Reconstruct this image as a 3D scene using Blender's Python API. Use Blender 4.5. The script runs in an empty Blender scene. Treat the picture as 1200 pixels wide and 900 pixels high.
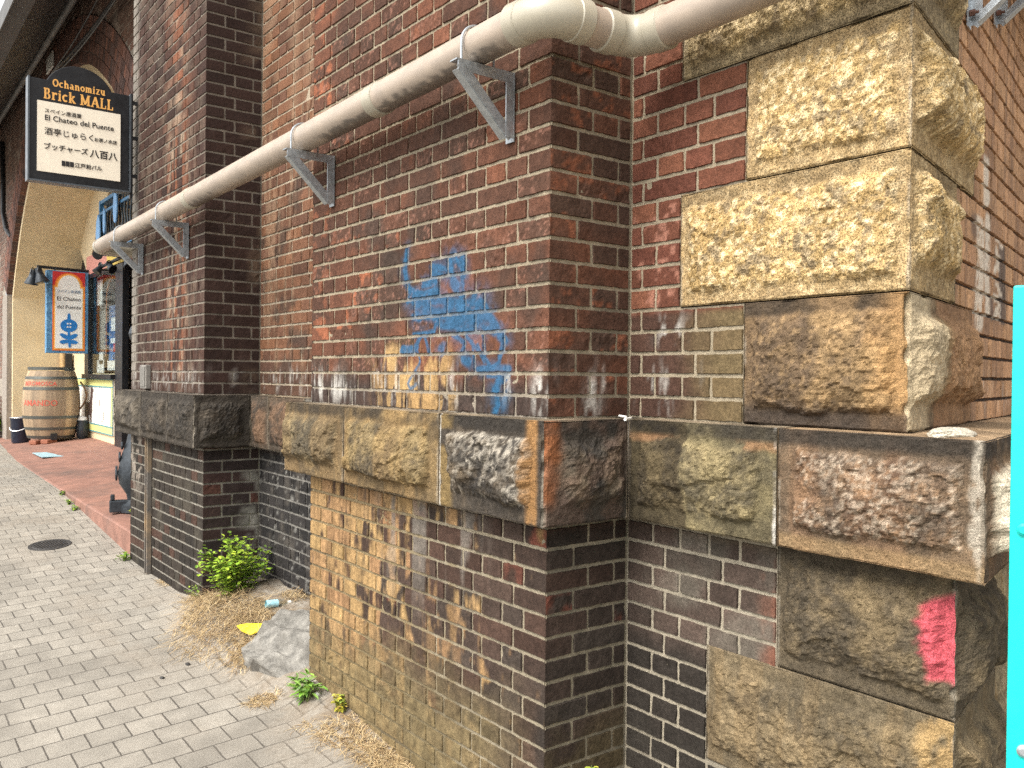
import bpy, bmesh, math, random
import numpy as np
from mathutils import Vector, Matrix

# ------------------------------------------------------------------ camera, sky, sun, exposure
SC = bpy.context.scene
COL = SC.collection
R = math.radians
CAMH = 1.5                      # world z of the lens; "h" below means height relative to the lens
YAW = R(37.45); PITCH = R(-0.50); ROLL = 0.0104; FPX = 1018.0
f0 = Vector((math.sin(YAW), math.cos(YAW), 0)); r0 = Vector((math.cos(YAW), -math.sin(YAW), 0)); u0 = Vector((0, 0, 1))
FWD = (f0*math.cos(PITCH) + u0*math.sin(PITCH)).normalized()
UP1 = (u0*math.cos(PITCH) - f0*math.sin(PITCH)).normalized()
RGT = (r0*math.cos(ROLL) + UP1*math.sin(ROLL)).normalized()
UPV = RGT.cross(FWD).normalized()
cam_d = bpy.data.cameras.new('camera'); cam = bpy.data.objects.new('camera', cam_d); COL.objects.link(cam)
cam_d.sensor_width = 36; cam_d.lens = 36*FPX/1200; cam_d.clip_start = 0.05; cam_d.clip_end = 2000
m = Matrix((RGT, UPV, -FWD)).transposed().to_4x4(); m.translation = Vector((0, 0, CAMH))
cam.matrix_world = m
SC.camera = cam

w = bpy.data.worlds.new('World'); SC.world = w; w.use_nodes = True
nt = w.node_tree
bg = nt.nodes['Background']
sky = nt.nodes.new('ShaderNodeTexSky'); sky.sky_type = 'NISHITA'; sky.sun_disc = False
SUN_EL, SUN_AZ = R(50), R(-98)          # azimuth measured from +Y towards +X
sky.sun_elevation = SUN_EL; sky.sun_rotation = SUN_AZ
sky.air_density = 1.0; sky.dust_density = 4.0; sky.ozone_density = 1.0
hs = nt.nodes.new('ShaderNodeHueSaturation'); hs.inputs['Saturation'].default_value = 0.05
nt.links.new(sky.outputs[0], hs.inputs['Color']); nt.links.new(hs.outputs[0], bg.inputs[0])
bg.inputs[1].default_value = 0.15
sun_d = bpy.data.lights.new('sun', 'SUN'); sun = bpy.data.objects.new('sun', sun_d); COL.objects.link(sun)
sun_d.energy = 1.15; sun_d.angle = R(24); sun_d.color = (1.0, 0.91, 0.77)
sdir = Vector((math.sin(SUN_AZ)*math.cos(SUN_EL), math.cos(SUN_AZ)*math.cos(SUN_EL), math.sin(SUN_EL)))
sun.rotation_euler = sdir.to_track_quat('Z', 'Y').to_euler()
vs = SC.view_settings
vs.view_transform = 'Standard'; vs.look = 'None'; vs.exposure = 1.32; vs.gamma = 1.0; vs.use_curve_mapping = False
SC.cycles.max_bounces = 6; SC.cycles.sample_clamp_indirect = 3; SC.cycles.use_denoising = False

# ------------------------------------------------------------------ numpy noise
def _hash(ix, iy, iz, s):
    with np.errstate(over='ignore'):
        n = (ix.astype(np.uint32)*np.uint32(73856093)) ^ (iy.astype(np.uint32)*np.uint32(19349663)) ^ (iz.astype(np.uint32)*np.uint32(83492791)) ^ np.uint32((s*2654435761) & 0xffffffff)
        n = (n ^ (n >> np.uint32(13)))*np.uint32(1274126177)
        n = (n ^ (n >> np.uint32(15)))*np.uint32(2246822519)
        n = n ^ (n >> np.uint32(16))
    return n.astype(np.float64)/4294967295.0
def vn(x, y, z=None, s=0):
    x = np.asarray(x, float); y = np.asarray(y, float)
    z = np.zeros_like(x) if z is None else np.asarray(z, float)
    fx, fy, fz = np.floor(x), np.floor(y), np.floor(z)
    ix, iy, iz = fx.astype(np.int64), fy.astype(np.int64), fz.astype(np.int64)
    a, b, c = x-fx, y-fy, z-fz
    a = a*a*a*(a*(a*6-15)+10); b = b*b*b*(b*(b*6-15)+10); c = c*c*c*(c*(c*6-15)+10)
    def H(i, j, k): return _hash(ix+i, iy+j, iz+k, s)
    def L(p, q, t): return p+(q-p)*t
    return L(L(L(H(0,0,0), H(1,0,0), a), L(H(0,1,0), H(1,1,0), a), b),
             L(L(H(0,0,1), H(1,0,1), a), L(H(0,1,1), H(1,1,1), a), b), c)
def fbm(x, y, z=None, s=0, o=4, g=.5):
    t = 0; A = 1; S = 0; k = 1.0
    z = np.zeros_like(np.asarray(x, float)) if z is None else z
    for i in range(o):
        t = t+A*vn(x*k+i*7.3, y*k-i*3.1, z*k+i*5.7, s+i*17); S += A; A *= g; k *= 2.03
    return t/S
def sst(a, b, x):
    t = np.clip((x-a)/(b-a), 0, 1); return t*t*(3-2*t)
def mix(a, b, t):
    a = np.asarray(a, float); b = np.asarray(b, float); t = np.asarray(t)[..., None]
    return a+(b-a)*t

# ------------------------------------------------------------------ projection helpers (reference pixels, 1200x900)
def ray(px, py): return FWD+RGT*((px-600)/FPX)+UPV*(-(py-450)/FPX)
CO = Vector((0, 0, CAMH))
def on_x(px, py, X): d = ray(px, py); return CO+d*(X/d.x)
def on_y(px, py, Y): d = ray(px, py); return CO+d*(Y/d.y)
def on_plane(px, py, p, n): d = ray(px, py); n = Vector(n); return CO+d*((Vector(p)-CO).dot(n)/d.dot(n))

# ------------------------------------------------------------------ objects and tags
def tag(o, label=None, cat=None, group=None, kind=None):
    if label: o['label'] = label
    if cat: o['category'] = cat
    if group: o['group'] = group
    if kind: o['kind'] = kind
    return o
def empty(name, loc=(0,0,0), label=None, cat=None, group=None, rz=0):
    o = bpy.data.objects.new(name, None); COL.objects.link(o); o.location = loc; o.rotation_euler[2] = rz
    o.empty_display_size = .1
    return tag(o, label, cat, group)
def link(name, me, mats, parent=None):
    o = bpy.data.objects.new(name, me); COL.objects.link(o)
    for mm in (mats if isinstance(mats, (list, tuple)) else [mats]): me.materials.append(mm)
    if parent is not None:
        o.parent = parent
    return o
def np_mesh(name, V, Q, col=None, mi=None, smooth=False):
    V = np.asarray(V, np.float32); Q = np.asarray(Q, np.int32)
    me = bpy.data.meshes.new(name)
    me.vertices.add(len(V)); me.vertices.foreach_set('co', V.ravel())
    k = Q.shape[1]
    me.loops.add(Q.size); me.loops.foreach_set('vertex_index', Q.ravel())
    me.polygons.add(len(Q)); me.polygons.foreach_set('loop_start', np.arange(0, Q.size, k, dtype=np.int32))
    try: me.polygons.foreach_set('loop_total', np.full(len(Q), k, np.int32))
    except Exception: pass
    if mi is not None: me.polygons.foreach_set('material_index', np.asarray(mi, np.int32))
    me.polygons.foreach_set('use_smooth', np.full(len(Q), smooth, bool))
    me.update(calc_edges=True); me.validate()
    if col is not None:
        ca = me.color_attributes.new('Col', 'FLOAT_COLOR', 'POINT')
        c = np.ones((len(V), 4), np.float32); c[:, :3] = np.clip(col, 0, 1); ca.data.foreach_set('color', c.ravel())
    return me
def bm_mesh(name, bm, smooth=False, bevel=0, seg=2, angle=40):
    bmesh.ops.remove_doubles(bm, verts=bm.verts, dist=1e-6)
    if bevel:
        es = [e for e in bm.edges if len(e.link_faces) == 2 and e.calc_face_angle(0) > R(30)]
        bmesh.ops.bevel(bm, geom=es, offset=bevel, segments=seg, affect='EDGES', profile=.6, clamp_overlap=True)
    bmesh.ops.recalc_face_normals(bm, faces=bm.faces)
    me = bpy.data.meshes.new(name); bm.to_mesh(me); bm.free()
    if smooth:
        for p in me.polygons: p.use_smooth = True
        try: me.set_sharp_from_angle(angle=R(angle))
        except Exception: pass
    return me
def box(bm, x0, x1, y0, y1, z0, z1):
    vs = [bm.verts.new(p) for p in ((x0,y0,z0),(x1,y0,z0),(x1,y1,z0),(x0,y1,z0),(x0,y0,z1),(x1,y0,z1),(x1,y1,z1),(x0,y1,z1))]
    for f in ((0,3,2,1),(4,5,6,7),(0,1,5,4),(1,2,6,5),(2,3,7,6),(3,0,4,7)): bm.faces.new([vs[i] for i in f])
    return vs
def obox(bm, c, ax, ay, az, sx, sy, sz):
    c, ax, ay, az = Vector(c), Vector(ax), Vector(ay), Vector(az)
    vs = [bm.verts.new(c+ax*(sx*a)+ay*(sy*b)+az*(sz*d)) for d in (-.5,.5) for a, b in ((-.5,-.5),(.5,-.5),(.5,.5),(-.5,.5))]
    for f in ((0,3,2,1),(4,5,6,7),(0,1,5,4),(1,2,6,5),(2,3,7,6),(3,0,4,7)): bm.faces.new([vs[i] for i in f])
    return vs
def bar(bm, a, b, wd, ht, up=(0,0,1)):
    a, b = Vector(a), Vector(b); d = (b-a); L = d.length; d.normalize()
    s = d.cross(Vector(up)).normalized(); t = s.cross(d).normalized()
    obox(bm, (a+b)/2, d, s, t, L, wd, ht)
def tube(bm, pts, r, n=16, cap=True, closed=False):
    pts = [Vector(p) for p in pts]; rr = r if isinstance(r, (list, tuple)) else [r]*len(pts)
    rings = []; prev = None; N = len(pts)
    for i, p in enumerate(pts):
        a = pts[(i-1) % N] if (i > 0 or closed) else p; b = pts[(i+1) % N] if (i < N-1 or closed) else p
        d = (b-a).normalized()
        if prev is None:
            s = d.cross(Vector((0,0,1)))
            if s.length < 1e-3: s = d.cross(Vector((0,1,0)))
            s.normalize()
        else:
            s = (prev-d*prev.dot(d)).normalized()
        prev = s; t = d.cross(s)
        rings.append([bm.verts.new(p+s*(rr[i]*math.cos(2*math.pi*k/n))+t*(rr[i]*math.sin(2*math.pi*k/n))) for k in range(n)])
    for i in range(N if closed else N-1):
        A, B = rings[i], rings[(i+1) % N]
        for k in range(n): bm.faces.new((A[k], A[(k+1) % n], B[(k+1) % n], B[k]))
    if cap and not closed:
        bm.faces.new(rings[0][::-1]); bm.faces.new(rings[-1])
def lathe(bm, prof, c=(0,0,0), n=32, cap=True, axis='z'):
    rings = []
    for r, z in prof:
        rings.append([bm.verts.new((c[0]+r*math.cos(2*math.pi*k/n), c[1]+r*math.sin(2*math.pi*k/n), c[2]+z)) for k in range(n)])
    for A, B in zip(rings, rings[1:]):
        for k in range(n): bm.faces.new((A[k], A[(k+1) % n], B[(k+1) % n], B[k]))
    if cap: bm.faces.new(rings[0][::-1]); bm.faces.new(rings[-1])
def arcpts(c, a, b, ang, n=10):      # points c + a cos t + b sin t
    c, a, b = Vector(c), Vector(a), Vector(b)
    return [c+a*math.cos(ang[0]+(ang[1]-ang[0])*i/n)+b*math.sin(ang[0]+(ang[1]-ang[0])*i/n) for i in range(n+1)]
def plate(bm, pts2, o, ax, ay, an, t):   # flat polygon with thickness t along an
    o, ax, ay, an = Vector(o), Vector(ax), Vector(ay), Vector(an)
    A = [bm.verts.new(o+ax*x+ay*y) for x, y in pts2]; B = [bm.verts.new(o+ax*x+ay*y+an*t) for x, y in pts2]
    bm.faces.new(A[::-1]); bm.faces.new(B)
    n = len(A)
    for i in range(n): bm.faces.new((A[i], A[(i+1) % n], B[(i+1) % n], B[i]))

# ------------------------------------------------------------------ materials
def mat(name, rgb=(.5,.5,.5), rough=.6, metal=0, var=.15, scale=30, bump=.0, bscale=80, spec=.5, dirt=None, dscale=6, attr=False, speck=0, sscale=300, coat=0, glow=0):
    m = bpy.data.materials.new(name); m.use_nodes = True; t = m.node_tree; N = t.nodes; L = t.links
    b = N['Principled BSDF']; b.inputs['Roughness'].default_value = rough; b.inputs['Metallic'].default_value = metal
    b.inputs['Specular IOR Level'].default_value = spec; b.inputs['Coat Weight'].default_value = coat
    g = N.new('ShaderNodeNewGeometry')
    if attr:
        a = N.new('ShaderNodeAttribute'); a.attribute_name = 'Col'; cout = a.outputs['Color']
    else:
        a = N.new('ShaderNodeRGB'); a.outputs[0].default_value = (*rgb, 1); cout = a.outputs[0]
    def noise(sc, det=4):
        n = N.new('ShaderNodeTexNoise'); n.inputs['Scale'].default_value = sc; n.inputs['Detail'].default_value = det; n.inputs['Roughness'].default_value = .62
        L.new(g.outputs['Position'], n.inputs['Vector']); return n.outputs['Fac']
    def mr(fac, a0, a1, b0, b1):
        n = N.new('ShaderNodeMapRange'); L.new(fac, n.inputs[0])
        for i, v in enumerate((a0, a1, b0, b1)): n.inputs[1+i].default_value = v
        return n.outputs[0]
    def mul(c, f):
        n = N.new('ShaderNodeMix'); n.data_type = 'RGBA'; n.blend_type = 'MULTIPLY'; n.inputs[0].default_value = 1
        L.new(c, n.inputs[6]); L.new(f, n.inputs[7]); return n.outputs[2]
    if var: cout = mul(cout, mr(noise(scale, 5), .3, .7, 1-var, 1+var))
    if dirt:
        n = N.new('ShaderNodeMix'); n.data_type = 'RGBA'; L.new(mr(noise(dscale, 6), .48, .72, 0, .8), n.inputs[0]); L.new(cout, n.inputs[6]); n.inputs[7].default_value = (*dirt, 1); cout = n.outputs[2]
    if speck: cout = mul(cout, mr(noise(sscale, 2), .36, .56, 1-speck, 1+speck*.35))
    L.new(cout, b.inputs['Base Color'])
    L.new(mr(noise(scale*.7, 3), .3, .7, max(rough-.1, .02), min(rough+.1, 1)), b.inputs['Roughness'])
    if glow:
        L.new(cout, b.inputs['Emission Color']); b.inputs['Emission Strength'].default_value = glow
    if bump:
        bp = N.new('ShaderNodeBump'); bp.inputs['Strength'].default_value = bump; bp.inputs['Distance'].default_value = .004
        L.new(noise(bscale, 6), bp.inputs['Height']); L.new(bp.outputs[0], b.inputs['Normal'])
    return m
M = {}
M['brick'] = mat('brick', attr=True, rough=.86, var=.30, scale=85, bump=.7, bscale=150, speck=.30, sscale=380, spec=.16)
M['mortar'] = mat('mortar', attr=True, rough=.92, var=.22, scale=120, bump=.7, bscale=260, speck=.25, sscale=500, spec=.2)
M['stone'] = mat('rough_stone', attr=True, rough=.9, var=.25, scale=60, bump=1.0, bscale=170, speck=.40, sscale=300, spec=.15)
M['granite'] = mat('speckled_stone', attr=True, rough=.9, var=.22, scale=70, bump=1.0, bscale=180, speck=.62, sscale=240, spec=.15)
M['pvc'] = mat('pvc_pipe', attr=True, rough=.42, var=.05, scale=20, spec=.45)
M['pvc_fit'] = mat('pvc_fitting', (.36,.33,.26), rough=.33, var=.06, scale=14)
M['galv'] = mat('galvanised_steel', (.40,.43,.45), rough=.42, metal=.75, var=.22, scale=55, bump=.1)
M['rustbolt'] = mat('rusty_bolt', (.16,.08,.06), rough=.6, metal=.4, var=.3, scale=120)
M['black'] = mat('black_metal', (.012,.013,.015), rough=.38, var=.3, scale=25)
M['iron'] = mat('cast_iron', (.035,.042,.05), rough=.45, metal=.4, var=.3, scale=40, bump=.2)

# ------------------------------------------------------------------ the viaduct: layout (metres, camera at x=0,y=0)
XP, XR = 1.712, 2.06                 # face of the piers, face of the recessed bays
YC = 2.052                           # near corner of the near pier
PIER = [(2.052, 3.766), (5.295, 6.98)]
CQ = (2.06, 1.098); CD = Vector((.9694, .2453, 0)); CN = Vector((.2453, -.9694, 0))   # skewed flank: corner, direction, normal
CQL = (2.06, .974)                   # lower (plinth) corner
CQB = (1.97, .870)                   # coping corner
COURSE = .07
BT, BB = -.130, -.446                # coping band top and bottom (h)
LJ, LC = -.604, .069                 # lower joint reference, lower course height
def uc(h): return h

def proj(X, Y, h):                   # world -> reference pixels
    dx, dy, dz = X, Y, h
    fz = dx*FWD.x+dy*FWD.y+dz*FWD.z; rx = dx*RGT.x+dy*RGT.y+dz*RGT.z; uz = dx*UPV.x+dy*UPV.y+dz*UPV.z
    return 600+FPX*rx/fz, 450-FPX*uz/fz

# ---- graffiti: spray strokes on the pier face, given on the wall in (Y, h)
def onpier(pts): return [((lambda p: (p.y, p.z-CAMH))(on_x(x, y, XP))) for x, y in pts]
GRAF = [  # polyline in reference pixels, half width in px, strength
 ([(477,295),(474,315),(477,335),(484,345),(478,352)],5,.75), ([(480,340),(497,346),(512,340)],4.5,.9),
 ([(531,297),(533,303)],7,.55), ([(527,306),(529,330)],6,.85), ([(541,303),(543,322),(540,342)],5,.9), ([(506,312),(522,316),(524,322)],4.5,.8),
 ([(507,320),(519,322)],4,.85),([(534,302),(540,312)],3.5,.7),
 ([(497,333),(510,330),(512,345)],5,.8), ([(530,327),(541,345)],7,.95), ([(484,352),(520,352),(548,358)],6,.95), ([(556,346),(551,368)],5,.7),
 ([(490,362),(508,368),(535,365),(562,356)],9,.95), ([(528,360),(540,372),(560,368)],8,.95), ([(504,362),(500,352)],5,.9), ([(484,371),(492,374),(500,362)],4,.85),
 ([(516,377),(545,382),(568,374)],8,.95), ([(565,358),(574,375),(582,386)],6.5,.9), ([(566,381),(580,388)],5,.9),
 ([(484,393),(500,391),(508,388),(510,380)],3.2,.8),([(506,392),(512,376)],3.4,.6), ([(494,393),(488,405),(483,408),(472,408),(470,412)],3.2,.85),
 ([(470,412),(484,413),(489,407)],3,.85), ([(489,412),(492,425),(484,438),(478,450),(481,456),(488,450)],2.3,.75), ([(498,395),(503,413)],2.4,.7),
 ([(515,408),(520,404),(518,414)],4,.6), ([(543,420),(548,424)],6,.85), ([(530,392),(545,402),(540,415)],3.2,.7), ([(545,392),(560,410)],2.6,.75),
 ([(554,400),(556,432)],2.4,.7), ([(566,392),(568,420),(574,428)],3,.75), ([(588,390),(590,402),(584,425),(576,432)],3.2,.75), ([(586,393),(592,400)],5,.8),
 ([(560,404),(567,424)],2.3,.7), ([(560,433),(580,431),(597,432),(590,446)],3.6,.85), ([(572,440),(590,440)],3,.6), ([(585,446),(580,458),(583,472),(580,484)],5.5,.85),([(592,462),(590,478)],5,.5)]
GRAF = [(onpier(p), wd/FPX*2.75, st) for p, wd, st in GRAF]
GRAF = [(p, wd*1.22, min(1, st*1.1)) for p, wd, st in GRAF]
def strokes(Y, h, data, edge=.35):
    mk = np.zeros_like(Y)
    for pts, wd, st in data:
        d = np.full_like(Y, 9.0)
        if len(pts) == 1: pts = pts*2
        for (a0, b0), (a1, b1) in zip(pts, pts[1:]):
            vx, vy = a1-a0, b1-b0; L2 = vx*vx+vy*vy+1e-9
            t = np.clip(((Y-a0)*vx+(h-b0)*vy)/L2, 0, 1)
            d = np.minimum(d, np.hypot(Y-a0-t*vx, h-b0-t*vy))
        mk = np.maximum(mk, st*(1-sst(wd*(1-edge), wd*(1+edge), d)))
    return mk

# ---- colour of the brickwork: weathering patterns laid out over the walls
A = np.array
C_RED, C_BRN, C_PUR = A([.128,.052,.030]), A([.078,.038,.025]), A([.058,.036,.026])
C_ORG, C_BLK, C_OCH, C_OLV = A([.27,.095,.048]), A([.018,.0155,.013]), A([.33,.218,.096]), A([.150,.115,.058])
C_LBR, C_TAN, C_WHT = A([.052,.030,.022]), A([.30,.18,.075]), A([.62,.60,.55])
def brick_color(face, X, Y, h, r1, r2, r3, s, t, mort):
    n1 = fbm(X*5, Y*5, h*5, 3); n2 = fbm(X*38, Y*38, h*38, 5, 3); n3 = fbm(X*14, Y*14, h*14, 8)
    U = Y if face[0] == 'A' else X
    st = fbm(U*26, h*2.2, None, 11, 3); st2 = fbm(U*60, h*3.5, None, 13, 3); drip = fbm(U*85, h*9, None, 17, 4)
    one = np.ones_like(X)
    up = sst(-.5, -.42, h)                                         # 1 above the coping
    red = sst(.25, .8, r1*.7+n1*.45)
    cu = mix(mix(C_RED*one[:, None], C_BRN, red), C_PUR, sst(.62, .95, r2)*.9)
    cu = cu*(.75+.5*r3)[:, None]
    cu = mix(cu, C_RED*1.35, sst(.8, .95, r1)*.6*sst(.4, .7, n3))
    cl = mix(C_LBR*one[:, None], C_BLK*2.0, r1*.8)*(.75+.6*r2)[:, None]
    cl = mix(cl, A([.13,.045,.03]), sst(.86, .97, r3)*sst(.42, .6, n3))
    # ---- faces
    if face == 'A_near':
        spall = sst(.53, .55, fbm(Y*22, h*22, None, 21, 3)+.12*(r2-.5))*(Y > 3.575)*(h > .16)*sst(.45, .5, r3)*up
        spall = np.maximum(spall, sst(.62, .64, fbm(Y*26, h*26, None, 22, 3))*(r3 > .72)*(r2 > .3)*up*sst(2.6, 3.2, Y)*(h > .2))
        cu = mix(cu, C_ORG, spall*.85)
        cu = mix(cu, C_BLK*2.0, sst(.48, .66, n1)*.6*sst(.25, .6, fbm(Y*3, h*3, None, 31))); cu = mix(cu, C_BRN*.85, .55*sst(.40, .62, fbm(Y*2.2, h*2.2, None, 32, 3)))
        cu = mix(cu, A([.24,.12,.085]), sst(.66, .74, fbm(Y*90, h*90, None, 33, 2))*(r2 > .6)*.6)
        base = sst(.04, -.06, h)                                   # grimy courses just above the coping
        cu = mix(cu, A([.040,.031,.027]), base*.85)
        tan = sst(2.50, 2.75, Y+(n3-.5)*.25)*sst(3.25, 2.98, Y+(n3-.5)*.25)*sst(.17, .05, h+(n1-.5)*.3)*sst(.36, .56, fbm(U*30, h*9, None, 19, 4)+.35*(r1-.5))
        cu = mix(cu, mix(C_TAN*1.15*one[:, None], C_OCH*1.2, r2), tan*.85)
        och = np.clip((Y-2.35)/1.15, 0, 1)
        st3 = fbm(U*34, h*10, None, 14, 4)
        k = sst(.34, .66, och*.80+(st-.5)*.55+(st3-.5)*.9+(r1-.5)*.50+(n3-.5)*.8+.10*sst(-.9, -.5, h))
        k = np.maximum(k, .75*sst(2.25, 2.42, Y)*sst(2.95, 2.75, Y)*sst(.50, .64, fbm(Y*20, h*2.0, None, 41, 3))*sst(.42, .60, fbm(Y*26, h*14, None, 42, 3)+.25*(r2-.5))*sst(-1.25, -.8, h))
        oc = mix(C_OCH*one[:, None], A([.26,.15,.075]), r2)*(.45+1.05*st2)[:, None]
        cl = mix(cl, oc, k*.92)
        gry = sst(.55, .7, fbm(Y*18, h*2.5, None, 44, 3))*sst(2.3, 2.5, Y)*sst(3.3, 2.9, Y)*sst(-1.0, -.6, h)
        cl = mix(cl, A([.23,.21,.18]), gry*.5)
        low = sst(-.92, -1.25, h+(Y-2.1)*.06+(n1-.5)*.3)
        cl = mix(cl, C_OLV*(.7+.6*n2)[:, None], low*.85*sst(2.02, 2.5, Y))
        ed = sst(2.14, 2.06, Y+ (n3-.5)*.05)*sst(-.85, -1.1, h)
        cl = mix(cl, C_BLK*1.5, ed*.7)
    elif face == 'B_near':
        cu = mix(cu, C_LBR*1.1, .55*sst(.3, .6, n1)+.1)
        cu = mix(cu, C_ORG*.8, sst(.62, .68, fbm(X*30, h*30, None, 23, 3))*(r3 > .6)*.6)
        cl = mix(cl, C_BLK*1.6, sst(-.7, -1.1, h)*.45)
        cl = mix(cl, C_OLV*.55, sst(-.95, -1.25, h)*.7*sst(.3, .6, n1))
    elif face == 'A_right':                                        # recessed bay by the quoins
        cu = mix(C_RED*1.15*one[:, None], A([.105,.038,.025]), r1)*(.8+.4*r2)[:, None]
        cu = mix(cu, A([.36,.17,.12]), sst(.64, .68, fbm(Y*30, h*30, None, 27, 3))*sst(.10, .25, h)*.6*(Y > 1.78)*(h < .55))
        g = sst(.215, .195, h)
        cu = mix(cu, mix(C_LBR*1.0*one[:, None], C_OLV*.8, sst(1.9, 1.65, Y+(n1-.5)*.3)), g*.88)
        cl = mix(A([.070,.050,.040])*one[:, None], A([.10,.085,.068]), sst(.4, .7, n1))*(.6+.7*r2)[:, None]
        cl = mix(cl, A([.20,.075,.045]), sst(1.55, 1.46, Y)*sst(.35, .6, n3)*.75)
        cl = mix(cl, C_BLK*1.25, sst(-.78, -.92, h+(n1-.5)*.12)*.9)
    elif face == 'A_bay':                                          # recessed bay between the piers
        cu = mix(A([.165,.078,.042])*one[:, None], A([.095,.048,.032]), r1)*(.75+.5*r2)[:, None]
        cu = mix(cu, A([.27,.18,.115]), sst(.55, .66, st)*.45)
        cu = mix(cu, C_BLK*2, sst(.60, .72, n1)*.6)
        cu = mix(cu, C_LBR, sst(.16, -.02, h)*.75)
        cl = mix(A([.030,.027,.026])*one[:, None], A([.017,.016,.016]), r1)
        cl = mix(cl, A([.10,.088,.075]), sst(.55, .75, n3)*.45)
        cl = mix(cl, C_WHT*.5, sst(.70, .76, fbm(Y*30, h*30, None, 36, 3))*.5)
    elif face == 'A_far':                                          # far pier, street face
        cu = mix(A([.092,.048,.035])*one[:, None], A([.058,.033,.027]), r1)*(.75+.5*r2)[:, None]
        band = np.exp(-((Y-5.85)/.24)**2)
        cu = mix(cu, A([.33,.13,.07]), band*sst(.40, .62, st+.2*(r2-.5))*.85)
        cu = mix(cu, A([.50,.38,.27]), band*sst(.56, .64, fbm(Y*22, h*9, None, 47, 4))*.75)
        cu = mix(cu, A([.30,.24,.18]), sst(.57, .68, fbm(Y*22, h*4, None, 43, 3))*.25)
        cu = cu*.62; cu = mix(cu, A([.27,.25,.215]), sst(6.78, 6.9, Y)*.7)
        cu = mix(cu, C_LBR, sst(.05, -.08, h)*.8)
        cl = mix(A([.038,.030,.024])*one[:, None], A([.022,.019,.016]), r1)
        cl = mix(cl, A([.08,.07,.053]), sst(.48, .7, n1)*.5)
        cl = mix(cl, A([.10,.045,.03]), (r3 > .85)*.4)
        cl = mix(cl, A([.34,.29,.24]), sst(6.62, 6.7, Y)*sst(.55, .63, n3)*sst(-1.0, -.7, h)*.6)
    elif face == 'B_far':
        cu = mix(A([.044,.025,.020])*one[:, None], A([.032,.020,.017]), r1)*(.85+.3*r2)[:, None]
        cu = mix(cu, A([.17,.12,.08]), sst(.6, .75, fbm(X*10, h*6, None, 49, 3))*.5*sst(1.9, 2.05, X))
        cl = mix(A([.055,.030,.026])*one[:, None], A([.03,.023,.022]), r1)
        cl = mix(cl, A([.11,.042,.028]), (r3 > .88)*.5)
        cl = mix(cl, A([.24,.23,.20]), sst(1.88, 2.02, X)*sst(.46, .60, n3)*.8)
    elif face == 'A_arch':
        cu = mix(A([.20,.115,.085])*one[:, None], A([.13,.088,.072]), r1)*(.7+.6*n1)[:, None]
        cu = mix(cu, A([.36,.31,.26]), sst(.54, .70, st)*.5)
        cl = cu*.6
    else:                                                          # 'C': the skewed flank
        cu = mix(A([.47,.275,.145])*one[:, None], A([.36,.20,.11]), r1)*(.75+.5*r2)[:, None]
        cu = mix(cu, A([.19,.115,.075]), sst(.52, .66, st)*.6)
        cu = mix(cu, A([.46,.27,.15]), sst(.54, .68, st2)*.4)
        cl = A([.22,.15,.09])*(.7+.6*n1)[:, None]
    c = mix(cl, cu, up)
    if mort:
        mu = A([.31,.262,.185])*(.75+.5*n2)[:, None]
        ml = A([.285,.245,.175])*(.7+.6*n2)[:, None]
        if face == 'A_near':
            ml = mix(ml, A([.20,.15,.075]), sst(2.4, 3.0, Y+(st-.5))*.8)
            ml = mix(ml, A([.12,.095,.05]), sst(-1.05, -1.25, h)*.7*sst(2.3, 2.7, Y))
            mu = mix(mu, A([.25,.22,.19]), sst(.0, -.1, h)*.6)
        if face == 'A_right': ml = A([.33,.29,.22])*(.75+.5*n2)[:, None]
        if face in ('A_far', 'B_far'):
            mu = A([.24,.21,.17])*(.75+.5*n2)[:, None]; ml = A([.26,.24,.20])*(.7+.6*n2)[:, None]
        if face == 'A_bay': mu = A([.36,.30,.22])*(.7+.6*n2)[:, None]; ml = A([.20,.19,.17])*(.6+.8*n2)[:, None]
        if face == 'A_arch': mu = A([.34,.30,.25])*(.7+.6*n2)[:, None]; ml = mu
        if face == 'C': mu = A([.030,.022,.018])*(.6+.8*n2)[:, None]; ml = mu
        c = mix(c*.45, mix(ml, mu, up), .86*one)
        c = mix(c, A([.05,.045,.04]), sst(.56, .72, n1)*.35)
    else:
        c = c*(.72+.56*n2)[:, None]
    # white salts weeping above and below the coping
    wh = sst(.56, .72, drip)*sst(.5, .70, fbm(U*11, h*5, None, 18, 3))*np.exp(-((h+.04)/.07)**2)*(.42 if face in ('A_near', 'A_right', 'A_bay', 'A_far') else .4)
    if face == 'B_near': wh = wh+sst(.46, .60, fbm(X*75, h*14, None, 51, 4))*np.exp(-((X-1.90)/.035)**2)*np.exp(-((h+.08)/.06)**2)*.6
    if face == 'A_near':
        wh = wh+sst(.44, .60, fbm(Y*75, h*14, None, 52, 4))*np.exp(-((Y-2.095)/.035)**2)*np.exp(-((h+.05)/.065)**2)*.75
        wh = wh+sst(.58, .66, fbm(Y*40, h*3, None, 53, 3))*sst(3.3, 3.55, Y)*np.exp(-((h+.06)/.06)**2)*.6
    if face == 'A_right':
        wh = wh+sst(.50, .62, fbm(Y*40, h*26, None, 54, 3))*np.exp(-((Y-1.87)/.05)**2)*np.exp(-((h-.15)/.05)**2)*.65
    if face == 'A_far': wh = wh+sst(.58, .66, fbm(Y*40, h*8, None, 55, 3))*np.exp(-((h+.05)/.06)**2)*.25
    if face == 'A_bay': wh = wh+.7*sst(.45, .6, n3)*sst(3.95, 3.8, Y)*np.exp(-((h-.02)/.14)**2)
    c = mix(c, C_WHT*one[:, None], np.clip(wh, 0, .9))
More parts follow.
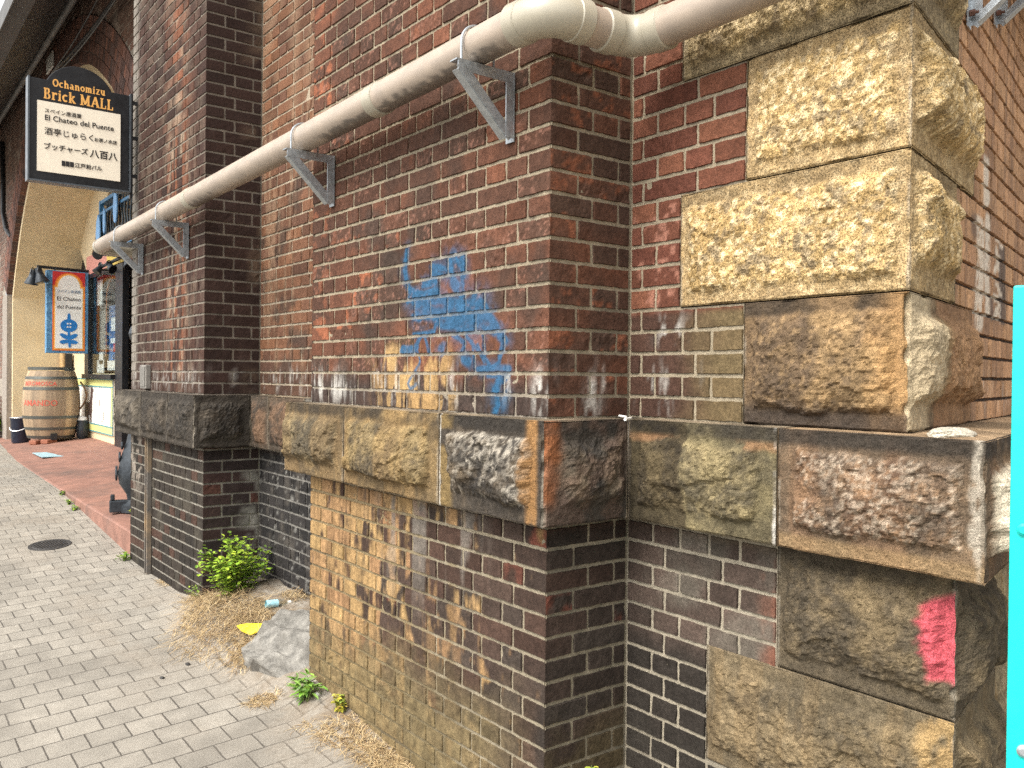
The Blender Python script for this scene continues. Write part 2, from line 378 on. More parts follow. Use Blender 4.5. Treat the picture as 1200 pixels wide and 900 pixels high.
    if face == 'A_near':
        hz_ = .42*strokes(Y, h, [(p_, w_*2.1, s_) for p_, w_, s_ in GRAF if w_ > .011], .9)*sst(.35, .6, fbm(Y*25, h*25, None, 64, 3))
        g = strokes(Y+(fbm(Y*40, h*40, None, 62, 2)-.5)*.012, h, GRAF, .6)*np.clip(.12+1.55*fbm(Y*26, h*40, None, 61, 5, .6), .15, 1.0)*(1 if not mort else .7)
        c = mix(c, A([.014,.105,.215])*(.8+.4*n2)[:, None], np.clip(np.maximum(g, hz_*(.5+fbm(Y*70, h*70, None, 65, 2))), 0, .74))
    if face == 'C':
        q = strokes(X*.22, h, CMARK, .4)*sst(.25, .42, fbm(X*40, h*26, None, 63, 3))
        c = mix(c, A([.66,.60,.50]), np.clip(q, 0, .72))
        dk = strokes(X*.22, h, CDARK, .4); c = mix(c, A([.06,.055,.055]), np.clip(dk*(1-q), 0, .8))
    return c
def onflank(pts): return [((lambda p: (p.x*.22, p.z-CAMH))(on_plane(x, y, (CQ[0], CQ[1], CAMH), CN))) for x, y in pts]
CMARK = [(onflank(p), wd/FPX*2.9, .95) for p, wd in [
  ([(1156,188),(1156,240)],3.5), ([(1149,258),(1150,300),(1148,330),(1147,382)],4.5), ([(1158,255),(1157,320),(1157,368)],3.2), ([(1168,292),(1170,316)],2.2),([(1172,300),(1166,318)],2),
  ([(1167,330),(1173,345),(1166,350)],2), ([(1165,345),(1172,362)],1.8), ([(1166,371),(1168,362),(1172,375)],2.2), ([(1168,280),(1174,290)],2)]]
CDARK = [(onflank([(1174,290),(1175,375)]), 5/FPX*3, .9), (onflank([(1161,350),(1162,372)]), 3/FPX*3, .7), (onflank([(1142,255),(1143,275)]), 4/FPX*3, .6)]

# ---- generic brick wall: every brick a chamfered block over a recessed bed of mortar
def brick_wall(name, parent, face, o, ud, nd, rows, bounds, cell=.012, joint=.010, depth=.009, mcell=.03, fine=None, skip=None, mdepth=.0052, mskip=None, corner=(False, False)):
    """o: XY of u=0; rows: list of (v0, v1, [u edges]); bounds: list of mortar rectangles (u0,u1,v0,v1)"""
    rng = random.Random(hash(name) % 1000 if False else len(name)*7+3)
    Vs, Qs, ids, fr, mi = [], [], [], [], []; base = 0; nb = 0; rv = []; lk = []
    for v0, v1, edges in rows:
        for ua, ub in zip(edges, edges[1:]):
            if ub-ua < .018: continue
            cl_, cr_ = corner[0] and ua < 1e-6, corner[1] and abs(ub-edges[-1]) < 1e-6
            a, b = ua+(0 if cl_ else joint/2), ub-(0 if cr_ else joint/2); c0, c1 = v0+joint/2, v1-joint/2
            if skip and skip((a+b)/2, (c0+c1)/2): continue
            cs = cell
            if fine and fine((a+b)/2, (c0+c1)/2): cs = fine((a+b)/2, (c0+c1)/2)
            if v0 > 1.5: cs = max(cs, .12)
            nu = max(1, int(round((b-a)/cs))); nv = max(1, int(round((c1-c0)/cs))); e = .0022
            us = np.concatenate([[a], np.linspace(a+e, b-e, nu+1), [b]]); vv = np.concatenate([[c0], np.linspace(c0+e, c1-e, nv+1), [c1]])
            UU, VV = np.meshgrid(us, vv); ny, nx = UU.shape
            NN = np.full(UU.shape, (rng.random()-.5)*.0026)
            tu, tv = (rng.random()-.5)*.003, (rng.random()-.5)*.0018
            NN += tu*(UU-(a+b)/2)/(b-a)+tv*(VV-(c0+c1)/2)/(c1-c0)
            ring = np.zeros(UU.shape, bool); ring[0] = ring[-1] = True; ring[:, 0] = ring[:, -1] = True
            NN[ring] = -depth
            if cl_: NN[1:-1, 0] = -.0008; NN[:, 1] = np.where(ring[:, 1], NN[:, 1], 0)
            if cr_: NN[1:-1, -1] = -.0008; NN[:, -2] = np.where(ring[:, -2], NN[:, -2], 0)
            lock = np.zeros(UU.shape, bool)
            if cl_: lock[:, :2] = True
            if cr_: lock[:, -2:] = True
            idx = np.arange(ny*nx).reshape(ny, nx)+base
            q = np.stack([idx[:-1, :-1], idx[:-1, 1:], idx[1:, 1:], idx[1:, :-1]], -1).reshape(-1, 4)
            Vs.append(np.stack([UU.ravel(), VV.ravel(), NN.ravel(), ring.ravel().astype(float)], 1)); lk.append(lock.ravel()); Qs.append(q)
            rr = (rng.random(), rng.random(), rng.random())
            rv.append(np.tile(rr, (ny*nx, 1))); base += ny*nx; mi.append(np.zeros(len(q), int))
    nbv = base
    for u0_, u1_, v0, v1 in bounds:
        nu = max(1, int((u1_-u0_)/mcell)); nv = max(1, int((v1-v0)/(mcell if v0 < 1.5 else .3)))
        UU, VV = np.meshgrid(np.linspace(u0_, u1_, nu+1), np.linspace(v0, v1, nv+1)); ny, nx = UU.shape
        idx = np.arange(ny*nx).reshape(ny, nx)+base
        q = np.stack([idx[:-1, :-1], idx[:-1, 1:], idx[1:, 1:], idx[1:, :-1]], -1).reshape(-1, 4)
        if mskip: q = q[~mskip(UU.ravel()[q-base].mean(1), VV.ravel()[q-base].mean(1))]
        Vs.append(np.stack([UU.ravel(), VV.ravel(), np.full(UU.size, -mdepth), np.ones(UU.size)*2], 1)); Qs.append(q); rv.append(np.full((ny*nx, 3), .5))
        base += ny*nx; mi.append(np.ones(len(q), int)); lk.append(np.zeros(ny*nx, bool))
    V = np.concatenate(Vs); Q = np.concatenate(Qs); RV = np.concatenate(rv); MI = np.concatenate(mi)
    u, v, n, k = V.T; LK = np.concatenate(lk)
    # wear: uneven faces, ragged arrises, chips
    inner = (k < .5) & ~LK
    wob = fbm(u*45+o[0]*9, v*45, None, 71, 3)-.5
    chip = sst(.60, .72, fbm(u*22+o[1]*5, v*22, None, 72, 3))
    bad = sst(.80, .95, RV[:, 2])*(RV[:, 0] > .3)
    n = n+inner*(wob*(.0026+.007*bad)-chip*(.0012+.0025*bad))+(k > 1.5)*((fbm(u*60, v*60, None, 73, 2)-.5)*.003)
    rg = (k < 1.5) & ~LK
    u = u+rg*(vn(u*90, v*90, None, 74)-.5)*.0032; v = v+rg*(vn(u*90, v*90, None, 75)-.5)*.0032
    v = v+(fbm(u*1.6+o[0], v*1.1, None, 76, 2)-.5)*.006
    X = o[0]+u*ud[0]+n*nd[0]; Y = o[1]+u*ud[1]+n*nd[1]
    col = np.zeros((len(u), 3))
    b = k < 1.5
    col[b] = brick_color(face, X[b], Y[b], v[b], RV[b, 0], RV[b, 1], RV[b, 2], 0, 0, False)
    if (~b).any(): col[~b] = brick_color(face, X[~b], Y[~b], v[~b], RV[~b, 0], RV[~b, 1], RV[~b, 2], 0, 0, True)
    # orient faces outwards
    cr = ud[0]*0+0
    outw = (ud[1]*1.0)*nd[0]-(ud[0]*1.0)*nd[1]         # (ud x z) . nd
    if outw < 0: Q = Q[:, ::-1]
    me = np_mesh(name, np.stack([X, Y, v+CAMH], 1), Q, col, MI)
    return link(name, me, [M['brick'], M['mortar']], parent)

HS, HH = .2287, .11433
def edges_head(L, p=HH, lead=None):
    e = [0.0]
    if lead: e += [lead]
    while e[-1]+p < L-.02: e.append(e[-1]+p)
    e.append(L) if L-e[-1] > .03 else e.__setitem__(-1, L)
    return e
def edges_str(L, first=.167, p=HS):
    e = [0.0, first]
    while e[-1]+p < L-.03: e.append(e[-1]+p)
    if L-e[-1] > .02: e.append(L)
    else: e[-1] = L
    return e
def rows_up(h1, fs, fh, h0=BT):
    rows = []; k = 0; v = h0
    while v < h1:
        rows.append((v, v+COURSE, fs((v+v+COURSE)/2) if k % 2 == 0 else fh((v+v+COURSE)/2))); v += COURSE; k += 1
    return rows
def rows_low(h0, fs, fh, top=BB+.03):
    rows = []; k = -3
    while True:
        v1 = LJ-LC*k; v0 = v1-LC
        if v0 > top: k += 1; continue
        if v1 < h0: break
        rows.append((v0, min(v1, top) if v1-LC*.7 < top else v1, fh((v0+v1)/2) if k % 2 == 0 else fs((v0+v1)/2))); k += 1
    return rows
HTOP = 5.2
viaduct = empty('brick_viaduct', (XR, 4, 0), 'old sooty red brick railway viaduct with rough stone coping and quoins', 'viaduct')
viaduct.location = (0, 0, 0)
def pier(face_sfx, y0, y1, cell, fine=None):
    L = y1-y0
    first = .167
    fs = lambda h: edges_str(L, first); fh = lambda h: edges_head(L)
    rows = rows_up(HTOP, fs, fh)+rows_low(-2.4, fs, fh)
    brick_wall('brick_pier', viaduct, 'A_'+face_sfx, (XP, y0), (0, 1), (-1, 0), rows, [(.001, L-.001, BT, HTOP), (.001, L-.001, -2.4, BB+.03)], cell, fine=fine, corner=(True, True))
    D = XR-XP
    fs2 = lambda h: [0, .1143, D]; fh2 = lambda h: [0, .177, .291, D]
    rows = rows_up(HTOP, fs2, fh2)+rows_low(-2.4, fs2, fh2)
    brick_wall('pier_side', viaduct, 'B_'+face_sfx, (XP, y0), (1, 0), (0, -1), rows, [(.001, D+.012, BT, HTOP), (.001, D+.012, -2.4, BB+.03)], cell*1.4, corner=(True, False))
    brick_wall('pier_side', viaduct, 'B_far', (XP, y1), (1, 0), (0, 1), rows, [(.001, D, BT, HTOP), (.001, D, -2.4, BB+.03)], .05, corner=(True, False))
def fine_near(u, v):
    Y = u+YC
    return .0048 if (2.20 < Y < 3.02 and -.13 < v < .42) else None
pier('near', 2.052, 3.766, .009, fine_near)
pier('far', 5.295, 6.98, .022)
# recessed bay by the quoins (u runs towards the camera from the inner corner)
QS, QL = .49, .735
def quoin_len(h):                      # quoins alternate long and short up the corner
    k = math.floor((h-BT)/.35); return QS if k % 2 == 0 else QL
def lqlen(h): return QS if h > -.80 else (QL if h > -1.145 else QS)
def cut(e, L): e = [x for x in e if x < L-.02]; return e+[L]
Lr = lambda h: (YC-CQ[1]-quoin_len(h))
Lw = lambda h: (YC-CQL[1]-lqlen(h))
rows = rows_up(HTOP, lambda h: cut(edges_str(2, .052), Lr(h)), lambda h: cut(edges_head(2), Lr(h))) + \
       rows_low(-2.4, lambda h: cut(edges_str(2, .167), Lw(h)), lambda h: cut(edges_head(2), Lw(h)))
mb = []
for k in range(16):
    a = BT+.35*k
    if a < HTOP: mb.append((-.012, Lr(a+.1), a, min(a+.35, HTOP)))
mb += [(-.012, Lw(-.6), -.80, BB+.03), (-.012, Lw(-1), -1.145, -.80), (-.012, Lw(-1.2), -2.4, -1.145)]
brick_wall('recessed_wall', viaduct, 'A_right', (XR, YC), (0, -1), (-1, 0), rows, mb, .010)
L = PIER[1][0]-PIER[0][1]
fs = lambda h: edges_str(L, .14); fh = lambda h: edges_head(L)
brick_wall('recessed_wall', viaduct, 'A_bay', (XR, PIER[0][1]), (0, 1), (-1, 0), rows_up(HTOP, fs, fh)+rows_low(-2.4, fs, fh), [(-.01, L+.012, BT, HTOP), (-.01, L+.012, -2.4, BB+.03)], .022)
# skewed flank beyond the quoins
def cqlen(h): k = math.floor((h-BT)/.35); return .73 if k % 2 == 0 else .49
def fc(first): return lambda h: [cqlen(h)]+[x for x in edges_str(7, first, HS) if x > cqlen(h)+.03]
rows = rows_up(HTOP, fc(.167), lambda h: [cqlen(h)]+[x for x in edges_head(7) if x > cqlen(h)+.03])
mb = [(cqlen(BT+.35*k+.1), 7, BT+.35*k, min(BT+.35*k+.35, HTOP)) for k in range(16) if BT+.35*k < HTOP]
brick_wall('flank_wall', viaduct, 'C', CQ, (CD.x, CD.y), (CN.x, CN.y), rows, mb, .016, joint=.009, depth=.012, mdepth=.011)

# ---- rock-faced stones with drafted margins
def stone(name, path, v0, v1, colfn, amp=.045, margin=.034, seed=0, res=.0065, back=None, rough=1.0, material='stone', low=.0, amps=None, margins=None, bulge=0):
    """path: XY points with the outside on the left hand when walking p0->p1 seen from above reversed; normals given by turn to the right"""
    Vv, Qq, cc = [], [], []; base = 0
    n_f = len(path)-1
    for fi in range(n_f):
        p0, p1 = Vector((*path[fi], 0)), Vector((*path[fi+1], 0)); d = p1-p0; L = d.length; d.normalize()
        n = Vector((d.y, -d.x, 0))                       # outward = right of travel
        rs = res if fi == 0 or res > .009 else res*1.15
        nu = max(3, int(L/rs)); nv = max(3, int((v1-v0)/rs))
        U, V = np.meshgrid(np.linspace(0, L, nu+1), np.linspace(v0, v1, nv+1))
        ju = (fbm(U*9+seed*3.1, V*9+fi*5, None, 81+seed, 3)-.5)*.026+(fbm(U*50, V*50+seed, None, 82, 3)-.5)*.020
        mg = margins[fi] if margins else (margin,)*4       # left, right, bottom, top
        e = np.minimum(np.minimum(U-mg[0], L-mg[1]-U), np.minimum(V-v0-mg[2], v1-mg[3]-V))+ju
        rise = sst(0, .020 if fi == 0 else .045, e)**.8
        g1 = fbm(U*4+seed*1.7, V*5+fi*3, None, 83+seed, 2); g2 = np.abs(fbm(U*9+seed, V*10, None, 84+seed, 4)-.5)*2
        g3 = fbm(U*34+seed, V*34, None, 85, 5, .6); g4 = vn(U*120, V*120, None, 86); g5 = fbm(U*75, V*75+seed, None, 91, 2)
        t = (V-v0)/(v1-v0)
        af = amps[fi] if amps else amp
        brk = sst(.52, .56, fbm(U*5.5+seed*2.3, V*8, None, 92+seed, 4))                     # a few larger spalls with a sharp lip
        fct = np.abs(fbm(U*6+V*2.5+seed, V*7-U*2, None, 93+seed, 3)-.5)*2
        sh_ = sst(-.01, .085, e)                                           # rounded shoulder of the pillow
        rel = rise*af*(.55+.5*sh_+.38*(g1-.5)*2+low*(.5-t)*1.1-.24*brk)-rise*rough*fct*.009+rise*rough*((g3-.5)*.0075+(g4-.5)*.0055+(g5-.5)*.0075)
        rel += (1-rise)*((fbm(U*30, V*30+seed, None, 89, 3)-.5)*.006+(g4-.5)*.0026)
        bd = np.minimum(np.minimum(U, L-U), np.minimum(V-v0, v1-V)); rel = np.where(bd < 1e-6, -.003-.007*sst(.55, .75, fbm(U*13+V*9, V*13+seed, None, 97, 3)), rel)
        if fi > 0: rel = np.where(U < 1e-6, 0, rel)
        if fi < n_f-1: rel = np.where(L-U < 1e-6, 0, rel)
        off = rel
        cdx = np.zeros_like(U); cdy = np.zeros_like(U)
        for end, has in ((0, fi > 0), (1, fi < n_f-1)):
            if not has: continue
            oth = Vector((*path[fi-1], 0)) if end == 0 else Vector((*path[fi+2], 0)); cp_ = p0 if end == 0 else p1
            inw = ((oth-cp_).normalized()+((p1-p0) if end == 0 else (p0-p1)).normalized())
            ch = (.0015+.004*vn(V*55, V*0+seed, None, 95)+.016*sst(.58, .80, fbm(V*15, V*0+seed*3.3, None, 96, 3)))*np.exp(-((U if end == 0 else L-U)/.010)**2)*(V > v0+1e-6)*(V < v1-1e-6)
            cdx = cdx+inw.x*ch; cdy = cdy+inw.y*ch
        X = p0.x+d.x*U+n.x*off+cdx; Y = p0.y+d.y*U+n.y*off+cdy
        ny, nx = U.shape; idx = np.arange(ny*nx).reshape(ny, nx)+base
        q = np.stack([idx[:-1, :-1], idx[:-1, 1:], idx[1:, 1:], idx[1:, :-1]], -1).reshape(-1, 4)
        # travel d, outward = right of travel: (d x z) = (d.y,-d.x) = n  -> winding u,v gives normal n
        Vv.append(np.stack([X.ravel(), Y.ravel(), V.ravel()+CAMH], 1)); Qq.append(q); base += ny*nx
        cc.append(colfn(fi, U.ravel(), V.ravel(), L, v0, v1, rise.ravel(), rel.ravel(), X.ravel(), Y.ravel(), seed))
    # caps: strips from the path to the back points
    bk = back
    P = [(*p,) for p in path]
    for zz, flip in ((v1, False), (v0, True)):
        for i in range(n_f):
            a, b2 = P[i], P[i+1]; ra, rb = bk[i], bk[i+1]
            nu = max(2, int(math.dist(a, b2)/.03)); ny = 3
            S, T = np.meshgrid(np.linspace(0, 1, nu+1), np.linspace(0, 1, ny+1))
            X = (a[0]+(b2[0]-a[0])*S)*(1-T)+(ra[0]+(rb[0]-ra[0])*S)*T; Y = (a[1]+(b2[1]-a[1])*S)*(1-T)+(ra[1]+(rb[1]-ra[1])*S)*T
            Z = np.full(X.shape, zz)+np.where(T > 0, (fbm(X*30, Y*30, None, 90, 2)-.5)*.004, -.003 if not flip else .003)
            idx = np.arange(X.size).reshape(X.shape)+base
            q = np.stack([idx[:-1, :-1], idx[:-1, 1:], idx[1:, 1:], idx[1:, :-1]], -1).reshape(-1, 4)
            if flip: q = q[:, ::-1]
            Vv.append(np.stack([X.ravel(), Y.ravel(), Z.ravel()+CAMH], 1)); Qq.append(q); base += X.size
            cc.append(colfn(-1, S.ravel()*math.dist(a, b2), Z.ravel(), 1, v0, v1, np.zeros(X.size), np.zeros(X.size), X.ravel(), Y.ravel(), seed))
    for side in (0, -1):
        a, r_ = P[side], bk[side]
        idx = [base, base+1, base+2, base+3]
        Vv.append(np.array([(a[0], a[1], v0+CAMH), (a[0], a[1], v1+CAMH), (r_[0], r_[1], v1+CAMH), (r_[0], r_[1], v0+CAMH)]))
        Qq.append(np.array([idx if side == 0 else idx[::-1]])); base += 4
        cc.append(colfn(-1, np.zeros(4), np.array([v0, v1, v1, v0]), 1, v0, v1, np.zeros(4), np.zeros(4), np.full(4, a[0]), np.full(4, a[1]), seed))
    me = np_mesh(name, np.concatenate(Vv), np.concatenate(Qq), np.concatenate(cc))
    return link(name, me, M[material], viaduct)

def stone_col(base, alt, margin_c=None, soot=0, white=0, ochre=0, rust=0, topdark=0, split=None, top_c=(.24,.19,.13), lime=.55, mott=.55, cream=None, grey=None):
    base, alt = A(base), A(alt); mc = A(margin_c) if margin_c else base*.85
    cream = A(cream) if cream else base*1.7; grey = A(grey) if grey else alt*A([.55,.6,.75])
    def fn(fi, U, V, L, v0, v1, rise, rel, X, Y, seed):
        n1 = fbm(X*7+seed, Y*7, V*7, 101, 4); n2 = fbm(X*30, Y*30, V*30+seed, 102, 4); n3 = fbm(X*16, Y*16, V*16+seed, 103, 4); st = fbm(U*22+seed, V*2.5, None, 104, 3)
        if fi < 0:
            c = mix(A(top_c)*np.ones((len(U), 1)), A(top_c)*.5, sst(.4, .65, n1)); return c*(.7+.6*n2)[:, None]
        c = mix(base*np.ones((len(U), 1)), alt, sst(.38, .62, n1+.3*(n3-.5)))
        c = mix(c, mc, (1-rise)*.8)
        n4 = fbm(X*60, Y*60, V*60+seed, 116, 4, .65)
        c = mix(c, cream, sst(.50, .66, n4)*mott*(.35+.65*rise)); c = mix(c, grey, sst(.50, .40, fbm(X*42, Y*42, V*42+seed, 117, 3))*mott*.8*sst(.42, .6, n3)*(.3+.7*rise))
        c = c*(.62+.76*n2)[:, None]
        if split is not None: c = mix(c, A(split[1])*(.6+.8*n2)[:, None], sst(split[0]-.004, split[0]+.004, U+(n3-.5)*.012)*sst(.2, .3, n1))
        if soot: c = mix(c, A([.036,.032,.028]), soot*sst(.36, .58, n3*.5+n1*.5+.08*(1-(V-v0)/(v1-v0))))
        if ochre: c = mix(c, A([.42,.25,.09])*(.6+.8*n2)[:, None], ochre*sst(.5, .64, st))
        if rust: c = mix(c, A([.30,.12,.045]), rust*sst(.46, .62, fbm(U*12+seed, V*3, None, 105, 3)))
        if white: c = mix(c, A([.66,.60,.52]), white*sst(.53, .62, n2*.45+fbm(U*26, V*12+seed, None, 106, 3)*.55)*sst(0, .3, rise))
        if L < .9: c = mix(c, A([.30,.265,.21])*(.6+.7*n2)[:, None], lime*sst(.011, .004, np.minimum(U, L-U)+(n3-.5)*.012)*sst(.38, .55, fbm(V*14, U*2+seed, None, 118, 2)))
        if topdark: c = mix(c, A([.03,.026,.022]), topdark*(1-rise)*sst(v1-.055, v1-.03, V)*sst(.25, .5, n1))
        return c
    return fn
EB = .09
XBP, XBR = XP-EB, XR-EB
S_ = dict
# coping of the near pier: path travels towards +... outward on the right hand: walk towards -Y along a face that looks to -X
def rock(name, path, back, v0, v1, cf, **k): return stone(name, path, v0, v1, cf, back=back, **k)
g = .0022
OCS = stone_col((.175,.135,.075), (.115,.092,.056), (.20,.135,.065), soot=.45, ochre=.12, topdark=.7)
OC2 = stone_col((.19,.14,.07), (.12,.092,.054), (.20,.135,.065), soot=.40, ochre=.15, topdark=.8)
rock('coping_stone', [(XP+.10, 3.856+.01), (XBP, 3.866), (XBP, 3.254+g)], [(XP+.2, 3.7), (XP+.1, 3.7), (XP+.1, 3.254+g)], BB, BT, OCS, seed=1, amps=[.05,.045], low=.25, margins=[(.03,.03,.05,.05), (.02,.038,.050,.045)])
rock('coping_stone', [(XBP, 3.254-g), (XBP, 2.53+g)], [(XP+.1, 3.254-g), (XP+.1, 2.53+g)], BB, BT, OC2, seed=2, amp=.045, low=.3, margins=[(.030,.055,.050,.050)])
def cornerc(fi, U, V, L, v0, v1, rise, rel, X, Y, seed):
    c = stone_col((.11,.085,.058), (.050,.044,.038), (.07,.055,.04), soot=.6, white=0, topdark=.9, rust=0)(fi, U, V, L, v0, v1, rise, rel, X, Y, seed)
    n = fbm(U*14, V*14, None, 107, 3)
    if fi == 0:
        fr = sst(0, .25, rise)*np.maximum(sst(v1-.16, v1-.06, V+(n-.5)*.12), np.maximum(sst(.37, .45, U+(n-.5)*.1), .8*sst(.54, .6, n)))
        c = mix(c, A([.50,.45,.37])*(.55+.8*fbm(U*60, V*60, None, 131, 3))[:, None], fr*sst(.40, .62, fbm(U*95, V*70, None, 132, 4, .65))*.55)
        c = mix(c, A([.30,.16,.06]), sst(.47, .50, U)*sst(.545, .525, U)*.75*sst(.3, .5, n)); c = mix(c, A([.22,.15,.06]), sst(.10, .06, U)*.7*sst(.35, .5, n))
        c = mix(c, A([.60,.58,.53]), sst(.014, .004, U)*.8)
    if fi == 1: c = mix(c, A([.27,.10,.04]), sst(.075, .03, U+(n-.5)*.05)*.8*sst(v0+.03, v0+.10, V)); c = mix(c, A([.14,.085,.06]), sst(.42, .6, n)*.35)
    return c
rock('coping_stone', [(XBP, 2.53-g), (XBP, YC-EB), (XBR-g, YC-EB)], [(XP+.1, 2.53-g), (XP+.1, YC+.05), (XBR, YC+.05)], BB, BT, cornerc, seed=3, amp=.045, margins=[(.075,.06,.05,.055), (.06,.012,.045,.05)])
def rcol(fi, U, V, L, v0, v1, rise, rel, X, Y, seed):
    c = stone_col((.20,.16,.085), (.13,.105,.06), (.12,.10,.055), soot=.3, topdark=.8)(fi, U, V, L, v0, v1, rise, rel, X, Y, seed)
    n = fbm(U*14, V*14, None, 108, 3)
    if fi == 0:
        c = mix(c, c*A([.42,.40,.42]), sst(.245, .232, U+(n-.5)*.01)*.95); c = mix(c, A([.26,.14,.07]), sst(BT-.075, BT-.06, V)*sst(BT-.035, BT-.05, V)*sst(.42, .55, n)*.6)
        c = mix(c, A([.55,.52,.47]), sst(L-.012, L-.004, U)*.8*sst(.3, .5, fbm(V*20, U*3, None, 109, 2)))
    return c
rock('coping_stone', [(XBR, YC-EB-g), (XBR, 1.406+g)], [(XR+.1, YC-EB), (XR+.1, 1.406)], BB, BT, rcol, seed=4, amp=.034, margins=[(.045,.06,.05,.05)])
def qcol(fi, U, V, L, v0, v1, rise, rel, X, Y, seed):
    c = stone_col((.215,.135,.078), (.135,.088,.055), (.15,.105,.065), soot=.38, white=0, topdark=.85, rust=.10, top_c=(.36,.25,.15))(fi, U, V, L, v0, v1, rise, rel, X, Y, seed)
    n = fbm(U*14, V*14, None, 110, 3)
    if fi == 0: c = mix(c, A([.52,.43,.33])*(.55+.8*fbm(U*60, V*60, None, 133, 3))[:, None], rise*sst(.44, .66, fbm(U*95, V*105, None, 134, 4, .65))*sst(.40, .66, n+.25*(V-v0)/(v1-v0))*.48)
    if fi == 0: c = mix(c, A([.42,.37,.30]), sst(L-.036, L-.020, U+(n-.5)*.05)*sst(L-.002, L-.014, U)*sst(.34, .52, fbm(U*40, V*26, None, 136, 3))*.75); c = mix(c, A([.30,.20,.10]), sst(v0+.05, v0+.03, V)*.5)
    if fi == 1: c = mix(c, A([.52,.46,.35])*(.6+.8*fbm(U*50, V*50, None, 135, 3))[:, None], sst(.1, .5, rise)*.9)
    return c
cb = Vector((*CQB, 0)); ce = cb+CD*.6
rock('coping_stone', [(XBR, 1.406-g), CQB, (ce.x, ce.y)], [(XR+.15, 1.406), (XR+.15, 1.15), (ce.x+.05, ce.y+.25)], BB, BT, qcol, seed=5, amps=[.028,.080], margins=[(.045,.045,.055,.05), (.018,.05,.05,.06)], res=.0058, rough=1.2)
ce2 = cb+CD*3.6
rock('coping_stone', [(ce.x+.004, ce.y), (ce2.x, ce2.y)], [(ce.x+.05, ce.y+.25), (ce2.x, ce2.y+.25)], BB, BT, stone_col((.30,.22,.13), (.2,.14,.08), top_c=(.36,.25,.15)), seed=6, amp=.05, res=.02)
# bay and far pier coping
DK = stone_col((.075,.062,.048), (.040,.035,.029), (.062,.052,.041), soot=.4, topdark=.5, lime=1.0, top_c=(.12,.10,.08))
DK2 = stone_col((.105,.09,.07), (.05,.044,.036), (.07,.06,.047), soot=.4, topdark=.5, top_c=(.12,.10,.08))
WH = stone_col((.30,.28,.24), (.12,.105,.085), (.20,.18,.15), white=.7, topdark=.4)
BRN = stone_col((.13,.08,.05), (.06,.045,.033), (.07,.055,.04), soot=.3)
y0 = PIER[1][0]-EB
bay = [(y0, 4.93, BRN), (4.93, 4.42, BRN), (4.42, 3.9, WH)]
for i, (a, b, cf) in enumerate(bay):
    rock('coping_stone', [(XBR, a-g), (XBR, b+g)], [(XR+.1, a), (XR+.1, b)], BB, BT, cf, seed=10+i, amp=.035, res=.014, margin=.03)
rock('coping_stone', [(XBP, 5.72-.006), (XBP, y0), (XBR, y0)], [(XP+.1, 5.72), (XP+.1, 5.4), (XBR, 5.4)], BB, BT, DK, seed=14, amp=.030, res=.010, margin=.036)
rock('coping_stone', [(XBP, 6.36-.006), (XBP, 5.72+.006)], [(XP+.1, 6.36), (XP+.1, 5.72)], BB, BT, DK, seed=15, amp=.032, res=.010, margin=.040)
rock('coping_stone', [(XR, 7.07), (XBP, 7.07), (XBP, 6.36+g)], [(XR, 6.9), (XP+.1, 6.9), (XP+.1, 6.36)], BB, BT, DK2, seed=16, amp=.045, res=.012, margin=.03)
# quoins of the corner
YQ = dict(mott=1.0, cream=(.72,.565,.33), grey=(.22,.165,.10))
YEL = stone_col((.47,.325,.145), (.36,.25,.115), (.32,.225,.115), topdark=.25, top_c=(.35,.27,.15), **YQ)
YE2 = stone_col((.50,.35,.16), (.40,.27,.115), (.32,.225,.115), soot=.10, topdark=.3, **YQ)
YE3 = stone_col((.41,.31,.16), (.30,.22,.115), (.25,.195,.115), soot=.3, **YQ)
BR3 = stone_col((.235,.155,.078), (.15,.10,.058), (.16,.105,.058), soot=.25, ochre=.10, topdark=.7)
def b3(fi, U, V, L, v0, v1, rise, rel, X, Y, seed):
    c = BR3(fi, U, V, L, v0, v1, rise, rel, X, Y, seed)
    n = fbm(U*20, V*20, None, 111, 4)
    if fi == 0: c = mix(c, A([.36,.21,.09])*(.7+.6*n)[:, None], sst(L-.12, L-.02, U+(n-.5)*.1)*.6); c = mix(c, A([.035,.03,.028]), sst(v0+.07, v0+.03, V)*.75)
    if fi == 1: c = mix(c, A([.44,.355,.23])*(.45+1.0*n)[:, None], sst(.24, .17, U+(n-.5)*.10)*.85)
    if fi == 1: c = mix(c, A([.30,.17,.09])*(.6+.8*n)[:, None], sst(.22, .28, U+(n-.5)*.06)*.7)
    return c
qcf = [b3, YE2, YEL, YE3, YEL, YE2, YE3, YEL, YE2, YEL, YE3, YE2, YEL, YEL, YE2]
for k in range(15):
    a, b = BT+.35*k, BT+.35*(k+1)
    if a > HTOP-.1: break
    la, lc = (QS, .73) if k % 2 == 0 else (QL, .49)
    c = Vector((*CQ, 0)); e = c+CD*lc; pr = .004
    n_ = -Vector((1, 0, 0))
    q0 = (XR-pr, CQ[1]+la-g); q1 = (XR-pr, CQ[1]-pr); q2 = (e.x+CN.x*pr, e.y+CN.y*pr)
    rock('quoin_stone', [q0, q1, q2], [(XR+.1, q0[1]), (XR+.1, CQ[1]+.1), (e.x-CN.x*.1, e.y-CN.y*.1)], a+.002, b-.002, qcf[k], seed=20+k,
         amps=[.022 if k else .030, .056 if k else .052], margins=[(.030,.030,.036,.034), (.014,.03,.055,.04)], res=.0058 if k < 4 else .03, rough=1.1, material='granite' if k else 'stone', low=.25)
RED = onpier([]) 
